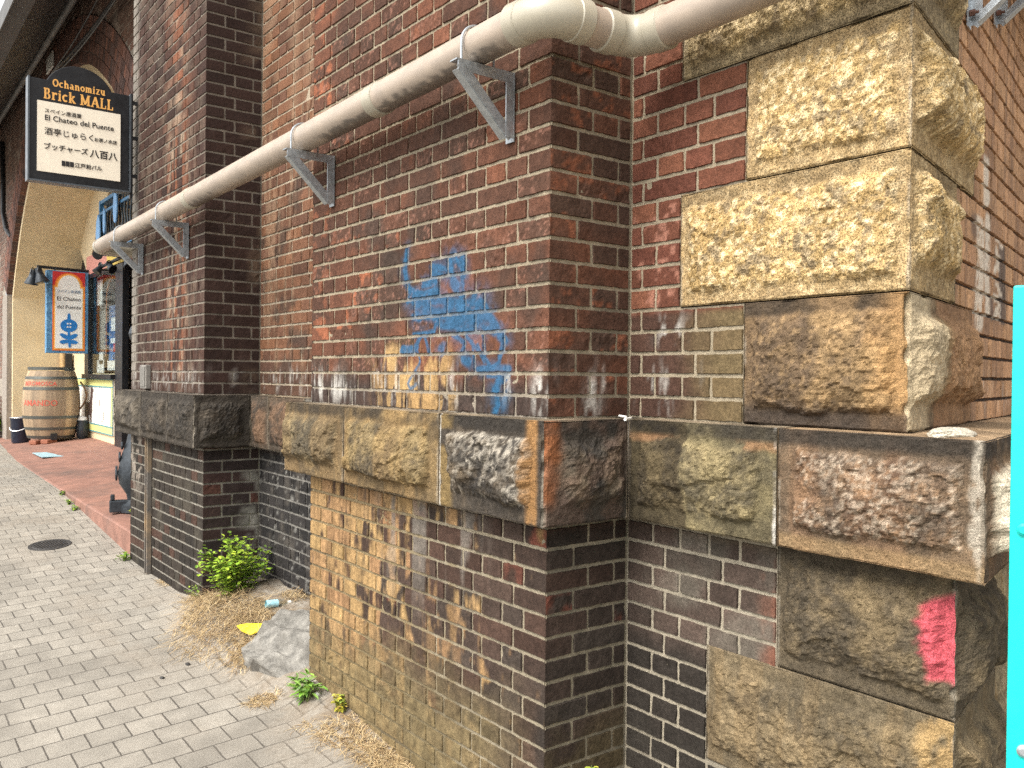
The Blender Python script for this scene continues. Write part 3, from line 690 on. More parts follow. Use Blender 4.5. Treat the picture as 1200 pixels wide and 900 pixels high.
def redmask(U, V, L):                       # dab of red paint against the arris
    n = fbm(U*55, V*80, None, 112, 3); n2 = fbm(U*10, V*16, None, 113, 2)
    top, bot = -.492, -.715
    wdt = .064+.05*(n2-.5)
    return sst(wdt+.013, wdt-.013, (L-U)+(n-.5)*.028)*sst(bot-.008, bot+.012, V+(n-.5)*.03+(L-U)*.05)*sst(top+.005, top-.02, V+(L-U)*.35)*(.92+.2*n)
GRB = stone_col((.150,.112,.064), (.095,.074,.047), (.105,.082,.052), soot=.28, ochre=.0, topdark=.4, mott=.4)
GR2 = stone_col((.170,.128,.074), (.110,.086,.053), (.130,.102,.063), soot=.15, ochre=.06, mott=.4)
def l1(fi, U, V, L, v0, v1, rise, rel, X, Y, seed):
    c = GRB(fi, U, V, L, v0, v1, rise, rel, X, Y, seed)
    if fi == 0: c = mix(c, A([.48,.085,.105])*(.88+.24*fbm(U*40, V*40, None, 114, 3))[:, None], np.clip(redmask(U, V, L), 0, .97))
    return c
def l2(fi, U, V, L, v0, v1, rise, rel, X, Y, seed):
    c = GR2(fi, U, V, L, v0, v1, rise, rel, X, Y, seed)
    n = fbm(U*24, V*14, None, 115, 3)
    if fi == 0: c = mix(c, A([.38,.25,.11]), sst(L-.10, L-.06, U+(n-.5)*.06)*.7*sst(.35, .5, n))
    return c
for k, (a, b, cf) in enumerate([(-.797, BB-.002, l1), (-1.143, -.801, l2), (-1.49, -1.147, GRB), (-1.84, -1.494, GR2), (-2.2, -1.844, GRB)]):
    la, lc = (QS, .42) if k % 2 == 0 else (QL, .50)
    c = Vector((*CQL, 0)); e = c+CD*lc; pr = .003
    q0 = (XR-pr, CQL[1]+la-g); q1 = (XR-pr, CQL[1]-pr); q2 = (e.x+CN.x*pr, e.y+CN.y*pr)
    rock('quoin_stone', [q0, q1, q2], [(XR+.1, q0[1]), (XR+.1, CQL[1]+.1), (e.x-CN.x*.1, e.y-CN.y*.1)], a, b, cf, seed=40+k, amps=[.030,.065], margins=[(.020,.022,.040,.040), (.010,.03,.04,.05)], res=.006 if k < 3 else .02, low=.2)

PAL = stone_col((.30,.235,.14), (.20,.155,.095), (.27,.21,.125), soot=.12, ochre=.25)
for k, (a, b) in enumerate([(-.797, BB-.002), (-1.143, -.801), (-1.49, -1.147), (-2.2, -1.494)]):
    c = Vector((*CQL, 0))-CN*.012; e0 = c+CD*(.42 if k % 2 == 0 else .5); e1 = c+CD*(1.35 if k % 2 == 0 else 1.1)
    for j in range(4):
        if j: e0, e1 = e1+CD*.004, e1+CD*.95
        rock('plinth_stone', [(e0.x, e0.y), (e1.x, e1.y)], [(e0.x-CN.x*.15, e0.y-CN.y*.15), (e1.x-CN.x*.15, e1.y-CN.y*.15)], a, b, PAL, seed=60+k*4+j, amp=.025, res=.012 if j < 2 else .04)

# ------------------------------------------------------------------ more materials
M['plaster'] = mat('yellow_plaster', (.66,.535,.34), rough=.8, var=.12, scale=5, dirt=(.52,.40,.23), dscale=2.5, bump=.25, bscale=60)
M['pave'] = None
M['terracotta'] = mat('red_concrete', (.235,.118,.086), rough=.75, var=.26, scale=7, dirt=(.075,.058,.050), dscale=1.3, bump=.3, bscale=70, speck=.15, sscale=150)
M['white'] = mat('white_paint', (.78,.77,.72), rough=.5, var=.05)
M['cream'] = mat('cream_panel', (.95,.86,.70), rough=.45, var=.03)
M['amber'] = mat('amber_lettering', (.88,.46,.12), rough=.5, var=.05)
M['ink'] = mat('black_lettering', (.02,.018,.018), rough=.6, var=.1)
M['turq'] = mat('turquoise_paint', (.0,.62,.56), rough=.35, var=.06, scale=12, coat=.2)
M['deck'] = mat('dark_deck_steel', (.042,.039,.037), rough=.6, var=.5, scale=4, dirt=(.09,.08,.075), dscale=1.4)
M['deckedge'] = mat('grey_deck_edge', (.10,.098,.095), rough=.6, var=.3, scale=6)
M['cable'] = mat('black_cable', (.014,.014,.015), rough=.45, var=.2)
M['blue'] = mat('blue_paint', (.045,.16,.30), rough=.5, var=.35, scale=35)
M['paleblue'] = mat('pale_blue_paint', (.16,.34,.58), rough=.5, var=.15, scale=30)
M['red'] = mat('red_paint', (.52,.028,.028), rough=.5, var=.08)
M['orange'] = mat('orange_paint', (.75,.20,.025), rough=.5, var=.08)
M['sky_blue'] = mat('bright_blue_print', (.012,.17,.48), rough=.5, var=.1)
M['wood'] = mat('barrel_oak', attr=True, rough=.7, var=.3, scale=60, bump=.35, bscale=120)
M['hoop'] = mat('barrel_hoop', (.10,.105,.095), rough=.5, metal=.6, var=.25, scale=40)
M['darkbrown'] = mat('dark_brown_print', (.085,.052,.045), rough=.6, var=.2, scale=40)
M['glass'] = bpy.data.materials.new('window_glass'); M['glass'].use_nodes = True
_t = M['glass'].node_tree; _n = _t.nodes; _o = [n for n in _n if n.type == 'OUTPUT_MATERIAL'][0]
_g = _n.new('ShaderNodeBsdfGlossy'); _g.inputs['Roughness'].default_value = .04; _tr = _n.new('ShaderNodeBsdfTransparent'); _tr.inputs['Color'].default_value = (.90,.93,.92,1)
_fr = _n.new('ShaderNodeFresnel'); _fr.inputs['IOR'].default_value = 1.25; _mx = _n.new('ShaderNodeMixShader')
_ml = _n.new('ShaderNodeMath'); _ml.operation = 'MULTIPLY'; _ml.inputs[1].default_value = .4; _t.links.new(_fr.outputs[0], _ml.inputs[0]); _t.links.new(_ml.outputs[0], _mx.inputs[0]); _t.links.new(_tr.outputs[0], _mx.inputs[1]); _t.links.new(_g.outputs[0], _mx.inputs[2]); _t.links.new(_mx.outputs[0], _o.inputs[0])
M['darkglass'] = mat('dark_glass', (.012,.013,.016), rough=.12, var=.1)
M['pink'] = mat('pink_board', (.58,.25,.20), rough=.6, var=.1); M['yellow'] = mat('yellow_board', (.70,.50,.10), rough=.6, var=.1)
M['board_grey'] = mat('sign_reflection_board', (.42,.42,.36), rough=.6, var=.15, scale=8)  # grey of the modelled sign reflection, also used on the door
M['poster'] = mat('blue_poster', (.05,.10,.26), rough=.5, var=.5, scale=18, dirt=(.45,.52,.60), dscale=14)
M['paper'] = mat('paper', (.75,.73,.72), rough=.7, var=.15, scale=30)
M['navy'] = mat('navy_tin', (.012,.017,.035), rough=.35, var=.2, scale=30)
M['wire'] = mat('bright_wire', (.6,.6,.6), rough=.35, metal=.8, var=.05)
M['rope'] = mat('old_rope', (.19,.11,.055), rough=.9, var=.4, scale=90)
M['clay'] = mat('red_clay', (.25,.09,.05), rough=.8, var=.25, scale=40)
M['conc'] = mat('grey_concrete', (.19,.18,.16), rough=.9, var=.45, scale=22, dirt=(.11,.10,.085), dscale=7, bump=.8, bscale=40, speck=.25, sscale=200)
M['yplastic'] = mat('yellow_plastic', (.78,.60,.02), rough=.4, var=.1)
M['leaf'] = mat('fresh_leaves', attr=True, rough=.5, var=.2, scale=60)
M['straw'] = mat('dry_grass', attr=True, rough=.8, var=.15, scale=60)
M['manhole'] = mat('manhole_iron', (.055,.052,.05), rough=.6, metal=.4, var=.3, scale=30)
M['greyblue'] = mat('pale_blue_tile', (.30,.45,.50), rough=.5, var=.15, scale=40)

def shell(name, me, mt, parent=None): return link(name, me, mt, parent)
def bobj(name, bm, mt, parent=None, **k): return link(name, bm_mesh(name, bm, **k), mt, parent)
def text(name, body, size, o, ax, ay, mt, parent=None, align='CENTER', off=0, shear=0, spacing=1, ext=.0012):
    c = bpy.data.curves.new(name, 'FONT'); c.body = body; c.size = size; c.align_x = align; c.align_y = 'BOTTOM_BASELINE'; c.offset = off*size; c.shear = shear; c.space_character = spacing; c.extrude = ext; c.resolution_u = 3
    t = bpy.data.objects.new('tmp', c); COL.objects.link(t)
    me = bpy.data.meshes.new_from_object(t.evaluated_get(bpy.context.evaluated_depsgraph_get()))
    bpy.data.objects.remove(t); bpy.data.curves.remove(c)
    ax, ay = Vector(ax).normalized(), Vector(ay).normalized(); an = ax.cross(ay)
    mm = Matrix((ax, ay, an)).transposed().to_4x4(); mm.translation = Vector(o)
    me.transform(mm); me.name = name
    return link(name, me, mt, parent)
def P(x, y, X): return on_x(x, y, X)

# ------------------------------------------------------------------ arch beyond the far pier (parts of the viaduct)
AY, AH, AR = 11.9, -1.4, 5.0
AJ0, AJ1 = 7.65, 16.15
def in_arch(Y, h, r): return ((Y > AJ0-(r-AR)) & (Y < AJ1+(r-AR)) & (((Y-AY)**2+(h-AH)**2) < r*r))
YS = 6.98
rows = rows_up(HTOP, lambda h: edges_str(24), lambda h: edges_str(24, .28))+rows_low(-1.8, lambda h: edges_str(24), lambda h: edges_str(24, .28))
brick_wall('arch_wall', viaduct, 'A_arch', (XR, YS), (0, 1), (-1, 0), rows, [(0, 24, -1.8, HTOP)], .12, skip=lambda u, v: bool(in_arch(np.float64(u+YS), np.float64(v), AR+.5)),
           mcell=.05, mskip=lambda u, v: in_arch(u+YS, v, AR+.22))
# voussoirs
Vv, Qq, Cc = [], [], []; base = 0; rg = random.Random(5)
th0 = math.acos((AJ1-AY)/AR)
for ring, (ra, rb) in enumerate(((AR, AR+.118), (AR+.126, AR+.244), (AR+.252, AR+.370), (AR+.378, AR+.50))):
    n = int((math.pi-2*th0)*(ra+.05)/.072)
    for i in range(n):
        t0 = th0+(math.pi-2*th0)*(i+.06)/n; t1 = th0+(math.pi-2*th0)*(i+.94)/n
        x0 = XR-.006-rg.random()*.006
        for xx in (x0, XR+.22):
            for r_, t_ in ((ra, t0), (rb, t0), (rb, t1), (ra, t1)): Vv.append((xx, AY+r_*math.cos(t_), AH+r_*math.sin(t_)+CAMH))
        b_ = base
        Qq += [(b_, b_+1, b_+2, b_+3), (b_+4, b_+7, b_+6, b_+5), (b_, b_+4, b_+5, b_+1), (b_+1, b_+5, b_+6, b_+2), (b_+2, b_+6, b_+7, b_+3), (b_+3, b_+7, b_+4, b_)]
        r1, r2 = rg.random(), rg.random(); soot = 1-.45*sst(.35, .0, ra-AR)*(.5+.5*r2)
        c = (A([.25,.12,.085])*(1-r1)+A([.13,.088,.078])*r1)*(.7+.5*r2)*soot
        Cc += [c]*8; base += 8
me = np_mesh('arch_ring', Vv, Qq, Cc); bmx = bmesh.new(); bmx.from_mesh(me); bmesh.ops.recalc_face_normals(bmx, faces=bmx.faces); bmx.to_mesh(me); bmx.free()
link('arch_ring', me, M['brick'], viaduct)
bm = bmesh.new()                                                   # mortar body behind the voussoirs
N_ = 60
for ra, rb, x0, x1 in ((AR+.004, AR+.5, XR-.001, XR+.20),):
    pr = []
    for i in range(N_+1):
        t = th0+(math.pi-2*th0)*i/N_
        pr.append([bm.verts.new((x, AY+r_*math.cos(t), AH+r_*math.sin(t)+CAMH)) for x, r_ in ((x0, ra), (x0, rb), (x1, rb), (x1, ra))])
    for a_, b_ in zip(pr, pr[1:]):
        for k in range(4): bm.faces.new((a_[k], a_[(k+1) % 4], b_[(k+1) % 4], b_[k]))
M['oldmortar'] = mat('old_mortar', (.26,.225,.19), rough=.95, var=.3, scale=30)
bobj('arch_bedding', bm, M['oldmortar'], viaduct)
# yellow vault: jambs and soffit
def arch_profile(r, j, n=40, hb=-1.6):
    t = math.acos(j/r); pts = [(AY+j, hb)]
    for i in range(n+1): a = t+(math.pi-2*t)*i/n; pts.append((AY+r*math.cos(a), AH+r*math.sin(a)))
    pts.append((AY-j, hb)); return pts
ri, ro = arch_profile(4.90, 4.16), arch_profile(5.02, 4.26)
bm = bmesh.new(); pr = []
for (ya, ha), (yb, hb_) in zip(ri, ro):
    pr.append([bm.verts.new(p) for p in ((2.13, ya, ha+CAMH), (2.13, yb, hb_+CAMH), (3.06, yb, hb_+CAMH), (3.06, ya, ha+CAMH))])
for a_, b_ in zip(pr, pr[1:]):
    for k in range(4): bm.faces.new((a_[k], a_[(k+1) % 4], b_[(k+1) % 4], b_[k]))
bobj('vault', bm, M['plaster'], viaduct)
# jamb brickwork below the ring
bm = bmesh.new(); box(bm, XR-.003, 2.14, AJ1, AJ1+.5, CAMH-1.8, CAMH+AH+AR*math.sin(th0)); bobj('jamb', bm, M['oldmortar'], viaduct)
bm = bmesh.new(); box(bm, XR-.003, 2.14, AJ0-.5, AJ0, CAMH-1.8, CAMH+AH+AR*math.sin(th0)); bobj('jamb', bm, M['oldmortar'], viaduct)
# solid body of the viaduct behind the faces (keeps the light out of the corners)
bm = bmesh.new(); box(bm, XR+.012, XR+.5, 1.9, 7.6, -1.2, CAMH+HTOP); box(bm, XP+.02, XR+.05, 2.08, 3.75, -1.2, CAMH+HTOP); box(bm, XP+.02, XR+.05, 5.32, 6.96, -1.2, CAMH+HTOP)
box(bm, 3.12, 3.6, 7, 17, -.6, CAMH+HTOP)
bobj('core', bm, M['oldmortar'], viaduct)
bm = bmesh.new()
plate(bm, [(2.10,1.16), (2.10, 2.0), (2.6, 3.2), (7.5, 3.6), (7.5, 2.54)], (0,0,-1.2), (1,0,0), (0,1,0), (0,0,1), CAMH+HTOP+1.2); bobj('core', bm, M['oldmortar'], viaduct)
# overhanging deck along the top
bm = bmesh.new()
pts = [(2.06, 4.36), (1.80, 3.79), (1.30, 3.24), (1.14, 3.24), (1.14, 3.34), (2.06, 5.0)]
plate(bm, pts, (0, 7.4, CAMH), (1,0,0), (0,0,1), (0,1,0), 40); bobj('deck', bm, M['deck'], viaduct)
bm = bmesh.new(); plate(bm, [(1.13, 3.20), (1.139, 3.20), (1.139, 3.37), (1.13, 3.37)], (0, 7.4, CAMH), (1,0,0), (0,0,1), (0,1,0), 40); bobj('deck_edge', bm, M['deckedge'], viaduct)

# ------------------------------------------------------------------ ground
XE = 1.73                                                          # porch edge
def D0(X, Y):
    y = np.clip(Y, -4, 40)
    d = np.interp(y, [-4, 0, 3, 6.95, 9.9, 14, 20, 40], [1.56, 1.535, 1.492, 1.416, 1.206, 1.135, 1.10, 1.02])
    return d
def groundD(X, Y):
    X = np.asarray(X, float); Y = np.asarray(Y, float)
    d = (D0(X, Y-.5)+2*D0(X, Y)+D0(X, Y+.5))/4 if False else D0(X, Y)
    d = d+.062*np.clip(1.712-X, -1, 2.6)*sst(12, 7, Y)
    b = np.interp(Y, [-1, 1.5, 2.9, 3.67, 4.4, 5.0, 5.4, 5.75, 6.5], [0, .0, .01, .10, .15, .14, .08, .03, 0])
    bk = b*sst(1.46, 1.76, X+.05*np.sin(Y*3))
    bk = bk+.05*sst(1.7, 2.0, X)*sst(3.6, 3.9, Y)*sst(5.5, 5.2, Y)
    d = d-bk
    n = (fbm(X*6, Y*6, None, 201, 4)-.5)
    return d-n*.06*sst(.3, 1, bk/.2)
def axis(a, lo, hi, fine, b):
    inner = np.arange(lo, hi+1e-6, fine); L = [lo]; s = fine
    while L[-1] > a: s *= 1.35; L.append(L[-1]-s)
    Rr = [hi]; s = fine
    while Rr[-1] < b: s *= 1.35; Rr.append(Rr[-1]+s)
    return np.concatenate([L[:0:-1], inner, Rr[1:]])
gx, gy = axis(-400, -1.5, 2.2, .03, 400), axis(-400, 1.5, 12, .03, 600)
GX, GY = np.meshgrid(gx, gy)
Z = CAMH-groundD(GX, GY)
dirt = sst(1.34, 1.60, GX+(fbm(GX*4, GY*4, None, 202, 4)-.5)*.55)*sst(6.6, 5.6, GY)*np.where(GX > XP, .95, .72)
strip = np.exp(-((GX-(1.22+.05*np.sin(GY*2)))/.10)**2)*sst(4.1, 4.6, GY)*sst(6.8, 6.2, GY)*.75
dust = np.maximum(dirt, strip*sst(.3, .55, fbm(GX*8, GY*8, None, 203, 4)))
dust = np.maximum(dust, .6*sst(.50, .66, fbm(GX*3.5, GY*3.5, None, 204, 4))*sst(.85, 1.3, GX))
stain = sst(.52, .7, fbm(GX*2.3, GY*2.3, None, 205, 4))*.8
colr = np.stack([dust.ravel(), stain.ravel(), (sst(1.45, 1.7, GX)*sst(5.6, 5.2, GY)).ravel()], 1)
ny, nx = GX.shape; idx = np.arange(nx*ny).reshape(ny, nx)
q = np.stack([idx[:-1, :-1], idx[:-1, 1:], idx[1:, 1:], idx[1:, :-1]], -1).reshape(-1, 4)
me = np_mesh('pavement', np.stack([GX.ravel(), GY.ravel(), Z.ravel()], 1), q, colr, None, True)
m_ = bpy.data.materials.new('block_paving'); m_.use_nodes = True; t = m_.node_tree; N, L = t.nodes, t.links
b = N['Principled BSDF']; b.inputs['Roughness'].default_value = .85; b.inputs['Specular IOR Level'].default_value = .3
g_ = N.new('ShaderNodeNewGeometry')
mp = N.new('ShaderNodeMapping'); L.new(g_.outputs['Position'], mp.inputs['Vector']); mp.inputs['Location'].default_value = (-.54, -4.15, 0); mp.inputs['Rotation'].default_value = (0, 0, R(.4)); mp.inputs['Scale'].default_value = (1, 1, 0)
wn = N.new('ShaderNodeTexNoise'); wn.inputs['Scale'].default_value = 45; wn.inputs['Detail'].default_value = 3; L.new(g_.outputs['Position'], wn.inputs['Vector'])
wv = N.new('ShaderNodeVectorMath'); wv.operation = 'MULTIPLY_ADD'; L.new(wn.outputs['Color'], wv.inputs[0]); wv.inputs[1].default_value = (.007,)*3; L.new(mp.outputs[0], wv.inputs[2])
bt = N.new('ShaderNodeTexBrick'); L.new(wv.outputs[0], bt.inputs['Vector'])
bt.offset = .5; bt.inputs['Scale'].default_value = 1; bt.inputs['Brick Width'].default_value = .157; bt.inputs['Row Height'].default_value = .153; bt.inputs['Mortar Size'].default_value = .0036; bt.inputs['Mortar Smooth'].default_value = .35
bt.inputs['Color1'].default_value = (.315,.288,.245,1); bt.inputs['Color2'].default_value = (.26,.238,.203,1); bt.inputs['Mortar'].default_value = (.085,.075,.063,1)
def nz(sc, d=4, src=g_):
    n = N.new('ShaderNodeTexNoise'); n.inputs['Scale'].default_value = sc; n.inputs['Detail'].default_value = d; L.new(src.outputs['Position'], n.inputs['Vector']); return n.outputs['Fac']
def mrg(f, *v):
    n = N.new('ShaderNodeMapRange'); L.new(f, n.inputs[0])
    for i, x in enumerate(v): n.inputs[1+i].default_value = x
    return n.outputs[0]
def mx(fac, a_, b_, mode='MIX'):
    n = N.new('ShaderNodeMix'); n.data_type = 'RGBA'; n.blend_type = mode
    for s_, k_ in ((fac, 0), (a_, 6), (b_, 7)):
        if isinstance(s_, (int, float)): n.inputs[k_].default_value = s_
        elif isinstance(s_, tuple): n.inputs[k_].default_value = (*s_, 1)
        else: L.new(s_, n.inputs[k_])
    return n.outputs[2]
at = N.new('ShaderNodeAttribute'); at.attribute_name = 'Col'; sp = N.new('ShaderNodeSeparateColor'); L.new(at.outputs['Color'], sp.inputs[0])
c_ = mx(1.0, bt.outputs['Color'], mrg(nz(520, 2), .36, .62, .62, 1.18), 'MULTIPLY')
c_ = mx(1.0, c_, mrg(nz(9, 5), .3, .7, .86, 1.12), 'MULTIPLY')
def mathn(op, a_, b_):
    n = N.new('ShaderNodeMath'); n.operation = op; n.use_clamp = True
    for i, s_ in enumerate((a_, b_)):
        if isinstance(s_, (int, float)): n.inputs[i].default_value = s_
        else: L.new(s_, n.inputs[i])
    return n.outputs[0]
dn = mathn('MULTIPLY', sp.outputs[0], mrg(nz(22, 6), .30, .55, .35, 1.0))
c_ = mx(mathn('MULTIPLY', sp.outputs[1], .45), c_, (.13,.118,.10))
c_ = mx(dn, c_, mx(mrg(nz(60, 5), .35, .65, 0, 1), (.31,.275,.228), (.19,.163,.13)))
c_ = mx(mathn('MULTIPLY', sp.outputs[2], mrg(nz(12, 5), .42, .62, 0, .85)), c_, (.16,.12,.08))
vo = N.new('ShaderNodeTexVoronoi'); vo.inputs['Scale'].default_value = 2.3; L.new(g_.outputs['Position'], vo.inputs['Vector'])
c_ = mx(mrg(vo.outputs['Distance'], .030, .042, .55, 0), c_, (.075,.07,.062))
L.new(c_, b.inputs['Base Color'])
bp = N.new('ShaderNodeBump'); bp.inputs['Strength'].default_value = .9; bp.inputs['Distance'].default_value = .005
lv = N.new('ShaderNodeRGBToBW'); L.new(bt.outputs['Color'], lv.inputs[0])
hh = mathn('SUBTRACT', mathn('ADD', mrg(nz(420, 3), .2, .8, .45, .65), mrg(lv.outputs[0], .22, .28, 0, .25)), mathn('MULTIPLY', bt.outputs['Fac'], mathn('SUBTRACT', 1.0, dn)))
L.new(hh, bp.inputs['Height']); L.new(bp.outputs[0], b.inputs['Normal'])
tag(link('pavement', me, m_), kind='structure')
def gz(X, Y): return CAMH-float(groundD(np.array([X]), np.array([Y]))[0])

# porch: raised red concrete floor in front of the shop
def porchD(X, Y): return 1.222-.0115*(np.clip(Y, 7, 14)-7.15)-.105*np.clip(X-XE, 0, 1.4)
xs, ys = np.concatenate([[XE, XE+.004, XE+.012], np.linspace(XE+.03, 3.3, 20)]), np.linspace(6.99, 30, 140)
GX, GY = np.meshgrid(xs, ys); Z = CAMH-porchD(GX, GY); Z[:, 0] -= .012; Z[:, 1] -= .004
V = [np.stack([GX.ravel(), GY.ravel(), Z.ravel()], 1)]; idx = np.arange(GX.size).reshape(GX.shape); Q = [np.stack([idx[:-1, :-1], idx[:-1, 1:], idx[1:, 1:], idx[1:, :-1]], -1).reshape(-1, 4)]
n0 = GX.size; zz = np.linspace(0, 1, 4)
E = np.stack([np.stack([np.full(len(ys), XE), ys, Z[:, 0]*(1-k)+k*(-.6)], 1) for k in zz], 0); idx = np.arange(E.shape[0]*E.shape[1]).reshape(E.shape[:2])+n0
Q.append(np.stack([idx[:-1, :-1], idx[:-1, 1:], idx[1:, 1:], idx[1:, :-1]], -1).reshape(-1, 4)); V.append(E.reshape(-1, 3))
me = np_mesh('porch_floor', np.concatenate(V), np.concatenate(Q), None, None, True); bmx = bmesh.new(); bmx.from_mesh(me); bmesh.ops.recalc_face_normals(bmx, faces=bmx.faces); bmx.to_mesh(me); bmx.free()
tag(link('porch_floor', me, M['terracotta']), kind='structure')
def pz(X, Y): return CAMH-float(porchD(X, Y))
def pp(px, py):
    z = CAMH-1.12
    for _ in range(20):
        p = on_plane(px, py, (0,0,z), (0,0,1)); z = .5*z+.5*pz(p.x, p.y)
    return Vector((p.x, p.y, pz(p.x, p.y)))
bm = bmesh.new(); c = pp(58, 533)
obox(bm, (c.x, c.y, pz(c.x, c.y)+.004), (1,0,0), (0,1,0), (0,0,1), .30, .75, .006)
tag(bobj('floor_tile', bm, M['greyblue']), 'pale blue plate set into the red porch floor in front of the barrel', 'floor tile')

# manhole
p = on_plane(58.5, 638.5, (1.3, 7.95, gz(1.3, 7.95)), (-.03, -.066, 1))
e = empty('manhole_cover', (p.x, p.y, gz(p.x, p.y)), 'small round dark iron manhole cover in the block paving', 'manhole cover')
nrm = Vector((gz(p.x-.2, p.y)-gz(p.x+.2, p.y), gz(p.x, p.y-.2)-gz(p.x, p.y+.2), .4)).normalized()
e.rotation_euler = nrm.to_track_quat('Z', 'Y').to_euler()
bm = bmesh.new(); lathe(bm, [(0.001, .006), (.125, .006), (.128, .002), (.128, -.02)], n=40, cap=False)
for k in range(-4, 5):
    L_ = math.sqrt(max(.115**2-(k*.026)**2, 0)); obox(bm, (k*.026, 0, .0075), (1,0,0), (0,1,0), (0,0,1), .008, 2*L_, .004)
bobj('cover', bm, M['manhole'], e)
bm = bmesh.new(); lathe(bm, [(.132, -.02), (.132, .005), (.155, .006), (.16, -.02)], n=40, cap=False); bobj('frame', bm, M['manhole'], e)

# ------------------------------------------------------------------ drain pipe
PX1, PX2, PY = 1.578, 1.925, 1.915; PR = .057
def ph(Y): return 1.040-.010*(Y-2)
pipe = empty('drain_pipe', (PX1, 4, CAMH+ph(4)), 'long beige plastic drain pipe running along the brick wall with two bends', 'pipe')
def pchild(o): o.matrix_parent_inverse = pipe.matrix_world.inverted(); return o
bpy.context.view_layer.update()
def fixp(o, par):
    if o.type == 'MESH':
        o.data.transform(Matrix.Translation(-Vector(par.location))) if par.rotation_euler[2] == 0 else o.data.transform(Matrix.Rotation(-par.rotation_euler[2], 4, 'Z') @ Matrix.Translation(-Vector(par.location)))
    return o
def straight(a, b, name='pipe_run', n=48):
    a, b = Vector(a), Vector(b); d = (b-a); L_ = d.length; d.normalize(); s = d.cross(Vector((0,0,1))).normalized(); t = s.cross(d)
    m_ = max(2, int(L_/.02)); T, K = np.meshgrid(np.linspace(0, L_, m_+1), np.arange(n)*2*np.pi/n, indexing='ij')
    X = a.x+d.x*T+PR*(s.x*np.cos(K)+t.x*np.sin(K)); Y = a.y+d.y*T+PR*(s.y*np.cos(K)+t.y*np.sin(K)); Z = a.z+d.z*T+PR*(s.z*np.cos(K)+t.z*np.sin(K))
    idx = np.arange(T.size).reshape(T.shape); i2 = np.roll(idx, -1, 1)
    q = np.stack([idx[:-1], i2[:-1], i2[1:], idx[1:]], -1).reshape(-1, 4)
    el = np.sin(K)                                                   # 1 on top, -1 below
    n1 = fbm(T*18, K*2, None, 211, 4); n2 = fbm(T*85, K*3.2, None, 212, 3); n3 = fbm(T*1.6, K*.4, None, 213, 3)
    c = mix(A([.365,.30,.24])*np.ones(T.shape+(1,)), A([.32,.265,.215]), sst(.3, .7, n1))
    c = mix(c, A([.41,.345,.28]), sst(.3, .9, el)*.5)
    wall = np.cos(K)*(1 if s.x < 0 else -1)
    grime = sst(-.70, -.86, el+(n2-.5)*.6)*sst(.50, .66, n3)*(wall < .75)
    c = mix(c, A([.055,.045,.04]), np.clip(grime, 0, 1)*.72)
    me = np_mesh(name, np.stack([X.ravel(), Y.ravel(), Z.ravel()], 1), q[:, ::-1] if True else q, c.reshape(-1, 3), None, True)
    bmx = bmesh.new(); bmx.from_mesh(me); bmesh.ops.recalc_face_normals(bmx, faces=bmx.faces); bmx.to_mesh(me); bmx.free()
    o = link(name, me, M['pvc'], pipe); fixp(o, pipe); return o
def rod(name, pts, r, mt, par, n=32, smooth=True, cap=True):
    bm = bmesh.new(); tube(bm, pts, r, n, cap); o = bobj(name, bm, mt, par, smooth=smooth); fixp(o, par); return o
H = lambda Y: CAMH+ph(Y)
ER = .085
straight((PX1, 7.36, H(7.36)), (PX1, PY+ER, H(PY)))
straight((PX1+ER, PY, H(PY)), (PX2-ER, PY, H(PY)))
straight((PX2, PY-ER, H(PY)), (PX2, -1.2, H(-1.2)))
hz = H(PY)
def elbow(c, a, b, ang, r=.0605):
    pts = arcpts(c, a, b, ang, 14); d0 = (pts[1]-pts[0]).normalized(); d1 = (pts[-1]-pts[-2]).normalized()
    rod('elbow', [pts[0]-d0*.03]+pts+[pts[-1]+d1*.03], r, M['pvc_fit'], pipe, 40)
    for p_, d_, s_ in ((pts[0], -d0, 1), (pts[-1], d1, 1)):
        rod('socket', [p_+d_*.004, p_+d_*.007, p_+d_*.052, p_+d_*.056], [.0612, .0642, .0642, .0600], M['pvc_fit'], pipe, 40)
elbow((PX1+ER, PY+ER, hz), (-ER,0,0), (0,-ER,0), (0, math.pi/2))
elbow((PX2-ER, PY-ER, hz), (0,ER,0), (ER,0,0), (0, math.pi/2))
# far end: elbow turning in to the wall
fh = H(7.36)
pts = arcpts((PX1+.08, 7.37, fh), (-.08,0,0), (0,.08,0), (0, math.pi/2), 10)
rod('elbow', [Vector((PX1, 7.33, fh))]+pts+[Vector((PX1+.40, 7.45, fh))], .060, M['pvc_fit'], pipe, 36)
for px_ in (444, 226):
    y_ = on_x(px_, 130, PX1).y
    rod('coupling', [(PX1, y_-.034, H(y_)), (PX1, y_-.031, H(y_)), (PX1, y_+.031, H(y_)), (PX1, y_+.034, H(y_))], [.0575, .0612, .0612, .0575], M['pvc_fit'], pipe, 40)

